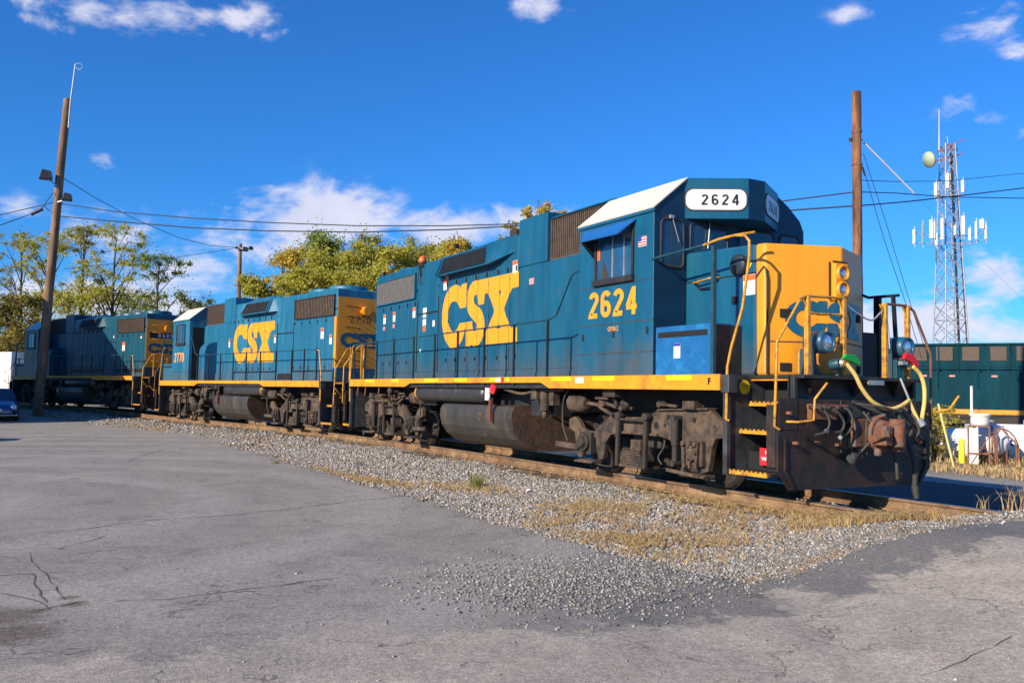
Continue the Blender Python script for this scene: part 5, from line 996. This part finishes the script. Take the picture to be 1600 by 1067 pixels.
# ---------------------------------------------------------------- dark green locomotive beyond the tanks
d4=38.0; o4=at(1500,643.5,d4); a4=R(32)
l4=empty('parked_locomotive',tuple(o4),a4); tag(l4,'dark green locomotive with a thin orange stripe beyond the white tanks','locomotive')
mg=mat('dark_green_paint',(.002,.036,.052),.8,spec=.15,var=.3,scale=3,col2=(.005,.05,.066),fac2=.4,scale2=1.2,streak=True)
hb=B(-9,14,0,2.6,.12,1.7).box(-9,14,.25,2.35,1.7,2.92).box(-9,14,.18,2.42,2.86,2.95).build('hood',mg,l4,.02)
q=MB()
for k in range(12): q.box(-8.9+k*1.95+.25,-8.9+k*1.95+.31,.2,.26,1.7,2.86).box(-8.9+k*1.95+1.0,-8.9+k*1.95+1.06,.2,.26,1.7,2.86)
q.build('hood_rib',mg,hb)
for k in range(-6,10): MB().box(k*1.02+.1,k*1.02+.75,.215,.25,2.2,2.8).build('radiator_opening',M['browngrille'],hb)
MB().box(-9,14,-.04,.1,-.08,.12).build('orange_stripe',M['sill'],l4); MB().box(-9,14,-.02,2.5,-.5,-.08).build('underframe',M['truck_dark'],l4)
q=MB().tube([(-9,-.05,1.95),(14,-.05,1.95)],.02,5)
for k in range(15): q.bar((-8.6+k*1.55,-.05,1.0),(-8.6+k*1.55,-.05,1.95),.04)
q.build('handrail',mg,l4)
MB().box(3.3,4.9,-.03,.0,.3,1.55).box(5.4,6.2,-.03,.0,.3,1.6).build('side_door',mg,hb,.01)
for x,w_ in ((-1.5,.22),(1.2,.22),(-.4,.22)): MB().box(x,x+w_,-.012,.0,1.5,1.57).build('sticker',M['pink'],hb)
q=MB()
for cx_ in (-5,3.2,8):
    for k in (-1.6,0,1.6): q.cyl((cx_+k,.3,-1.15),(cx_+k,2.2,-1.15),.52,n=20)
    q.box(cx_-2.4,cx_+2.4,.15,.3,-1.15,-.62)
q.box(-2.2,1.0,.2,2.3,-1.35,-.5); q.build('truck',M['truck_dark'],l4,.02)
q=MB().box(-60,40,-1.2,3.7,-1.9,-1.68); o=q.build('embankment',mat('dark_ballast',(.11,.08,.055),.95,var=.4,scale=6,bump=.5)); o.location=o4; o.rotation_euler=(0,0,a4); tag(o,'dark ballast bed under the dark green locomotive',kind='structure')

# ---------------------------------------------------------------- tanks, bollard and other things in the grass
def GP(px,py): p=on_ground(px,py,-.9); return p,(p-CAM).dot(_f)
p,d=GP(1520,723); 
def tank(ctr,ax,r,Lh,label,letters=None,k=1):
    e=empty('propane_tank',tuple(ctr)); e.rotation_euler=(0,0,ax); tag(e,label,'storage tank','white tanks in the grass')
    b_=MB().lathe((-Lh,0,0),(1,0,0),[(0,0),(.06,r*.5),(.18,r*.85),(.32,r),(2*Lh-.32,r),(2*Lh-.18,r*.85),(2*Lh-.06,r*.5),(2*Lh,0)],28).build('shell',M['wt'],e)
    MB().box(-Lh*.6-.08,-Lh*.6+.08,-r*.7,r*.7,-r-.35,-r*.55).box(Lh*.6-.08,Lh*.6+.08,-r*.7,r*.7,-r-.35,-r*.55).build('saddle',M['rusty'],e)
    MB().cyl((0,0,r-.02),(0,0,r+.16),.14,n=14).build('valve_dome',M['galv'],e)
    if letters: text('tank_lettering',letters,.34*k,frame_m((-Lh-.01,.0,-.15),(0,-1,0),(0,0,1)),M['navy'],b_,1.0,.02,.02)
    return e
ca=at(1514,695,31.5); tank(ca,R(12),.58,.95,'white horizontal tank behind the yellow bollard, left of the rusty stand')
cb=at(1606,694,32.5); e=tank(cb,R(40),.72,1.3,'white horizontal tank with blue letters cut by the right edge'); 
vv=(CAM-cb).normalized(); text('tank_lettering','CSX',.36,Matrix.Identity(4),M['navy'],None) if False else None
tl=text('tank_lettering','CSX',.2,Matrix.Translation((-.85,-.725,-.02))@Matrix.Rotation(R(90),4,'X'),M['navy'],e,1.0,.03,.01)
cc=at(1547,688,31.0); tank(cc,R(60),.55,.6,'short white tank directly behind the rusty stand')
# rusty stand with a drum on it
s0=at(1532,722,30.2); st_=empty('drum_stand',(s0.x,s0.y,-.9)); st_.rotation_euler=(0,0,R(25)); tag(st_,'rusty steel stand holding a stained white drum above the white tanks','drum stand')
g=MB(); topz=1.42
for sx in (-.32,.32):
    for sy in (-.3,.3): g.bar((sx,sy,0),(sx,sy,topz),.05)
for z in (.5,topz):
    g.bar((-.32,-.3,z),(.32,-.3,z),.05).bar((-.32,.3,z),(.32,.3,z),.05).bar((-.32,-.3,z),(-.32,.3,z),.05).bar((.32,-.3,z),(.32,.3,z),.05)
g.bar((-.32,-.3,.0),(.32,-.3,1.1),.03); g.build('stand_frame',M['rusty'],st_)
MB().box(-.30,-.02,-.29,-.2,.05,1.35).box(-.7,.1,-.5,-.3,.0,.1).build('side_panel',M['wt'],st_)
dm=MB().lathe((0,0,topz+.02),(0,0,1),[(0,0),(0,.3),(.1,.29),(.12,.3),(.28,.29),(.3,.3),(.34,.34),(.4,.34),(.4,0)],20).build('drum',M['wt'],st_)
g=MB().tube([(.5,-.3,0),(.5,-.3,1.2),(.65,-.3,1.38),(.9,-.3,1.1),(1.1,-.3,.85),(1.1,-.3,0)],.03,6,3).tube([(.5,.2,0),(.5,.2,1.2),(.8,.2,1.3),(1.1,.2,.85),(1.1,.2,0)],.03,6,3); g.build('pipe_rail',M['rusty'],st_)
p=at(1518,668,30.5); tag(MB().cyl((p.x,p.y,-.9),tuple(at(1518,603,30.5)),.045,n=8).build('vent_pipe',M['white']),'thin white vertical pipe left of the stained drum','pipe')
p,d=GP(1503,730); g=empty('bollard',(p.x,p.y,-.92)); tag(g,'bright yellow steel bollard in front of the white tanks','bollard')
MB().lathe((0,0,0),(0,0,1),[(0,.1),(.92,.1),(.98,.08),(1.0,0)],16).build('post',M['bollard'],g); 
p,d=GP(1494,739); tag(MB().cyl(tuple(p-Vector((0,0,.1))),tuple(at(1466,631,d-.3)),.035,n=8).build('marker_stake',mat('pale_yellow_plastic',(.78,.68,.28),.5,var=.1)),'thin pale yellow stake leaning to the left at the gravel edge','stake')
p,d=GP(1448,709); tag(MB().cyl(tuple(p),tuple(at(1448,683,d)),.07,n=10).build('marker_post',M['trim_yellow']),'short faded orange post beside the right side of the plow','post')

# ---------------------------------------------------------------- foliage
def leaves(cent,rad,n_,size,m,name='crown',parent=None,flat=.8):
    k=rng.integers(0,len(cent),n_); c=np.array(cent)[k]; r_=np.array(rad)[k]; d=rng.normal(0,1,(n_,3)); d/=np.linalg.norm(d,axis=1)[:,None]
    p=c+d*(r_*np.abs(rng.normal(0,.62,n_))*rng.uniform(.4,1.25,n_))[:,None]*np.array([1.1,1.1,flat]); s=size*rng.uniform(.6,1.35,n_)
    a=rng.normal(0,1,(n_,3)); a/=np.linalg.norm(a,axis=1)[:,None]; b_=np.cross(a,rng.normal(0,1,(n_,3))); b_/=np.linalg.norm(b_,axis=1)[:,None]
    a=a*s[:,None]; b_=b_*(s*.62)[:,None]; V=np.stack([p-a,p-b_*.9,p+a,p+b_],1); F=np.arange(4*n_).reshape(-1,4); o=rawmesh(name,V.reshape(-1,3),F,4,m); o.parent=parent; return o
lm={'yg':randmat('yellow_green_leaves',[(.42,.42,.06),(.56,.52,.07),(.66,.53,.09),(.30,.33,.06),(.50,.46,.08)],trans=.45),
 'ol':randmat('olive_leaves',[(.32,.31,.08),(.42,.38,.09),(.52,.42,.12),(.24,.25,.07)],trans=.45),
 'or':randmat('orange_green_leaves',[(0.448,0.401,0.071),(0.732,0.448,0.083),(0.708,0.330,0.059),(0.330,0.330,0.059),(0.590,0.496,0.083)],trans=.45),
 'gr':randmat('green_leaves',[(0.201,0.283,0.059),(0.295,0.354,0.071),(0.401,0.401,0.094),(0.142,0.212,0.047)],trans=.3),
 'dk':randmat('dark_leaves',[(0.106,0.153,0.035),(0.177,0.201,0.047),(0.260,0.248,0.059),(0.330,0.236,0.059)],trans=.25)}
def tree(px,top,depth,wpx,kind,label,sparse=False,base=None,n_=2600,seed=1,con=False,leaf=.2,spread=.8,grp='trees beyond the tracks'):
    rs=random.Random(seed); sc=depth/1388.5; H=(640-top)*sc; W=wpx*sc/2; g0=at(px,640,depth); g0.z=-.75; H=at(px,top,depth).z-g0.z
    e=empty('tree',tuple(g0)); tag(e,label,'tree',grp); g=MB(); cen=[];rad=[]
    tr_r=.27 if sparse else .22
    lean=rs.uniform(-.06,.06)
    trunk=[(lean*H*t*rs.uniform(.7,1.2),rs.uniform(-.1,.1),H*t) for t in (0,.2,.4,.6,.8,.93)]
    for i in range(len(trunk)-1): g.cyl(trunk[i],trunk[i+1],tr_r*(1-i*.17),tr_r*(1-(i+1)*.17),n=7,caps=False)
    nb=17 if sparse else 34
    for i in range(nb):
        t=rs.uniform(.22 if sparse else .06,.92); p0=Vector((lean*H*t,0,H*t)); az0=rs.uniform(0,6.28)
        reach=W*(rs.uniform(.45,1.0))*((1-t)*1.15 if con else (1.0-abs(t-.5)*(.9 if sparse else .55))); up=H*rs.uniform(.08,.26)*(.2 if con else 1)
        p1=p0+Vector((math.cos(az0)*reach*.5,math.sin(az0)*reach*.5,up*.6)); p2=p0+Vector((math.cos(az0)*reach,math.sin(az0)*reach,up)); 
        if p2.z>H*.97: p2.z=H*rs.uniform(.88,.97)
        r_=tr_r*(.5 if sparse else .42)*(1.1-t); g.cyl(p0,p1,r_,r_*.7,n=5,caps=False); g.cyl(p1,p2,r_*.7,r_*.2,n=5,caps=False)
        for k in range(3 if sparse else 2):
            q=p1.lerp(p2,rs.random())+Vector((rs.uniform(-1,1),rs.uniform(-1,1),rs.uniform(-.2,1)))*W*.32; 
            if q.z>H: q.z=H*.97
            g.cyl(p1,q,r_*.4,r_*.12,n=4,caps=False); cen.append(tuple(q)); rad.append(W*rs.uniform(.16,.30) if sparse else W*rs.uniform(.18,.42))
        cen.append(tuple(p2)); rad.append(W*rs.uniform(.14,.26) if sparse else W*rs.uniform(.22,.4))
    for i in range(0 if sparse else 70):
        t=rs.uniform(.05,.98); en=W*((1-t)*1.0 if con else math.sqrt(max(.04,1-((t-.45)/.56)**2))); a_=rs.uniform(0,6.28); q_=math.sqrt(rs.random())*en; cen.append((lean*H+math.cos(a_)*q_,math.sin(a_)*q_,H*t*rs.uniform(.93,1.0))); rad.append(W*rs.uniform(.10,.30))
    cen.append((lean*H,0,H*.93)); rad.append(W*(.25 if con else .3))
    g.build('trunk',M['bark'],e,fix=False); leaves(cen,rad,n_,leaf,lm[kind],'crown',e,.75 if sparse else .9); return e
T=[(68,352,88,112,'yg','tree with a wide thin olive crown right of the leaning pole top',1,2300),(22,362,92,100,'ol','pale thin olive tree at the left edge behind the leaning pole',1,1800),
 (118,347,90,95,'ol','tall thin tree with a narrow open crown between the leaning pole and the forked tree',1,2000),(168,352,86,120,'yg','forked tree with a flat topped open crown over the farthest locomotive',1,2500),
 (240,393,80,105,'gr','rounder green tree over the rear end of the farthest locomotive',1,2600),(300,462,84,60,'ol','small low olive tree above the white cab roof of the middle locomotive',0,1400),
 (15,462,70,90,'dk','dark leafy tree low at the left edge above the white boxcar',0,3500),
 (100,455,84,90,'yg','low yellow green tree behind the cab of the farthest locomotive',0,2000),(195,455,95,110,'yg','low yellow green tree between the forked tree and the rounder green tree',0,2200),
 (392,432,66,66,'yg','lowest yellow green tree right beside the shorter grey pole',0,2600),(436,386,68,84,'or','orange tinged tree second from the shorter grey pole',0,4200),
 (502,360,70,100,'gr','tallest pointed green tree in the middle group',0,5200),(556,374,70,84,'ol','pale olive tree right of the pointed green tree',0,4200),
 (612,381,66,92,'yg','broad bright yellow green tree above the rear end of the middle locomotive',0,5200),(655,372,74,70,'yg','yellow green tree behind the amber beacon of the nearest locomotive',0,3200),
 (470,420,62,100,'yg','low bright tree in front of the pointed green tree',0,3800),(560,430,62,110,'yg','low yellow tree filling the foot of the middle group',0,3800),
 (690,380,68,84,'yg','yellow green tree top between the beacon and the intake hood of the nearest locomotive',0,3600),(530,395,66,110,'yg','broad yellow tree between the pointed green tree and the pale olive tree',0,4200),
 (710,372,60,60,'or','tree top showing just above the intake hood of the nearest locomotive',0,2000),(790,345,60,64,'or','orange tree top showing left of the tall filter housing',1,1500),(838,318,58,54,'or','orange tree top showing directly over the tall filter housing',0,1800)]
for i,(px,top,dp,w_,kd,lb,sp__,n_) in enumerate(T): tree(px,top,dp,w_*(1.0 if sp__ else 1.2),kd,lb,bool(sp__),n_=int(n_*(4.0 if sp__ else 9)),seed=i+3,con=(i==11),leaf=.085 if sp__ else .10)
# far-off wood closing the horizon on the left
cen=[];rad=[]
for i in range(90):
    px=-60+i*9; p=at(px,560,125); cen.append((p.x,p.y,random.uniform(1,7))); rad.append(random.uniform(2,4))
for i in range(170):
    a_=R(55-i*1.25); p=Vector((math.sin(a_)*-1,math.cos(a_),0))*random.uniform(185,210)+Vector((CAM.x,CAM.y,0)); cen.append((p.x,p.y,random.uniform(1,6))); rad.append(random.uniform(3,5))
o=leaves(cen,rad,42000,.5,lm['ol'],'distant_wood'); tag(o,'far belt of olive woodland along the horizon',kind='stuff')
def bush(px,py,d,r_,kind,label,n_=1500):
    p=at(px,py,d); e=empty('bush',(p.x,p.y,p.z)); tag(e,label,'bush','bushes beside the parked dark green locomotive'); cen=[(random.uniform(-1,1)*r_,random.uniform(-1,1)*r_*.6,random.uniform(-.6,.9)*r_) for _ in range(16)]
    g=MB()
    for c in cen: g.cyl((0,0,-r_*1.4),c,.02,.006,n=4,caps=False)
    g.build('stem',M['bark'],e,fix=False); leaves(cen,[r_*.4]*16,n_,.05,lm[kind],'foliage',e)
bush(1482,662,34,.6,'yg','yellow green bush left of the white tanks'); bush(1458,690,31,.5,'dk','dark low bush beside the right side of the plow'); bush(1566,690,34,.5,'ol','reddish olive bush between the rusty stand and the lettered tank',900)

# ---------------------------------------------------------------- left edge: boxcar, car, warehouse
p0=at(-10,604,66); bx=empty('boxcar',(p0.x,p0.y,-.7)); bx.rotation_euler=(0,0,R(30)); tag(bx,'white boxcar with faint orange graffiti behind the farthest locomotive at the left edge','boxcar')
q=B(-14,2.1,0,2.9,.95,4.35).build('body',M['trailer'],bx,.03); g=MB()
for k in range(20): g.box(-13.8+k*.8,-13.75+k*.8,-.04,0,.95,4.3)
g.box(-14,2.1,-.05,0,.95,1.1).build('side_rib',M['trailer'],q)
MB().box(-14,2.1,.1,2.8,.7,.95).box(-2.6,.6,.3,2.6,.25,.7).cyl((-2,.3,.25),(-2,2.6,.25),.45,n=18).cyl((0,.3,.25),(0,2.6,.25),.45,n=18).cyl((-11,.3,.25),(-11,2.6,.25),.45,n=18).cyl((-13,.3,.25),(-13,2.6,.25),.45,n=18).build('running_gear',M['truck_dark'],bx)
def car(loc,rz,label):
    e=empty('parked_car',loc,rz); tag(e,label,'car','cars parked on the asphalt lot')
    prof=[(-2.25,.35,.55,.78),(-2.2,.3,.8,.84),(-1.9,.28,.95,.86),(-1.1,.26,1.0,.88),(-.75,.26,1.05,.88),(.9,.26,.98,.88),(1.3,.28,.9,.87),(2.0,.3,.78,.84),(2.2,.35,.68,.76),(2.28,.42,.55,.6)]
    vs=[];n_=10
    for x,zb,zt,hw in prof:
        for y,z in ((-hw*.9,zb),(-hw,zb+.12),(-hw,zt*.72),(-hw*.95,zt*.93),(-hw*.75,zt),(hw*.75,zt),(hw*.95,zt*.93),(hw,zt*.72),(hw,zb+.12),(hw*.9,zb)): vs.append((x,y,z))
    g=MB().add(vs,[(i*n_+j,i*n_+(j+1)%n_,(i+1)*n_+(j+1)%n_,(i+1)*n_+j) for i in range(len(prof)-1) for j in range(n_)],True); g.add(vs[:n_],[tuple(range(n_))]); g.add(vs[-n_:],[tuple(range(n_))[::-1]])
    bd=g.build('body',M['bluecar'],e)
    cab_=MB().add([(-1.75,-.78,.95),(1.05,-.78,.95),(1.05,.78,.95),(-1.75,.78,.95),(-1.15,-.58,1.40),(.25,-.58,1.42),(.25,.58,1.42),(-1.15,.58,1.40)],[(0,3,2,1),(4,5,6,7),(0,1,5,4),(1,2,6,5),(2,3,7,6),(3,0,4,7)]).build('window_glass',M['glass'],bd,.05)
    MB().box(-1.15,.28,-.6,.6,1.40,1.44).bar((1.05,-.76,.97),(.25,-.58,1.41),.05).bar((1.05,.76,.97),(.25,.58,1.41),.05).bar((-1.75,-.76,.97),(-1.15,-.58,1.41),.06).bar((-1.75,.76,.97),(-1.15,.58,1.41),.06).build('roof',M['bluecar'],bd,.02)
    for y in (-.62,.62):
        MB().lathe((2.1,y,.66),(1,0,0),[(0,.14),(.09,.13),(.13,.08),(.14,0)],14).build('headlight',M['lamp_glass'],bd)
    MB().box(2.2,2.31,-.5,.5,.44,.5).box(2.2,2.3,-.8,.8,.3,.36).build('bumper_trim',M['chrome'],bd,.01); MB().box(2.29,2.31,-.2,.2,.5,.6).build('licence_plate',M['white'],bd)
    for x in (-1.4,1.4):
        for s in (-1,1):
            w_=MB().lathe((x,s*.68,.32),(0,s,0),[(0,.2),(0,.31),(.03,.32),(.17,.32),(.19,.3),(.19,.2)],20).build('wheel',M['ink'],e); MB().lathe((x,s*.86,.32),(0,s,0),[(0,.2),(.0,.05),(.02,0)],12).build('rim',M['silver'],w_)
    return e
c1=car((-29.0,-10.42,-.345),R(3),'dark blue car parked in the shade at the left edge of the lot')
c2=copy_tree(c1); c2.location=(-12.9,-13.15,-.345); c2.rotation_euler=(0,0,R(-6)); c2['label']='blue car parked in the sun on the lot, nearer than the one in the shade'
wh=empty('warehouse',(-24.4,-16,-.4)); tag(wh,'grey gabled warehouse whose shadow falls over the farthest locomotive','warehouse')
g=MB().prism([(0,0),(0,6.75),(-9,11.0),(-19,6.3),(-19,0)],lambda a,b_,c:(a,c,b_),0,-16); g.build('wall',M['metalwall'],wh)
MB().add([(.4,.3,6.65),(-9,.3,11.1),(-9,-16.3,11.1),(.4,-16.3,6.65)],[(0,1,2,3)]).add([(-9,.3,11.1),(-19.4,.3,6.2),(-19.4,-16.3,6.2),(-9,-16.3,11.1)],[(0,1,2,3)]).build('roof',M['galv'],wh)
MB().box(-12,-7,.0,.06,0,4).build('roller_door',M['galv'],wh); MB().box(-4,-2.5,0,.05,2,3.4).build('window',M['glass'],wh)
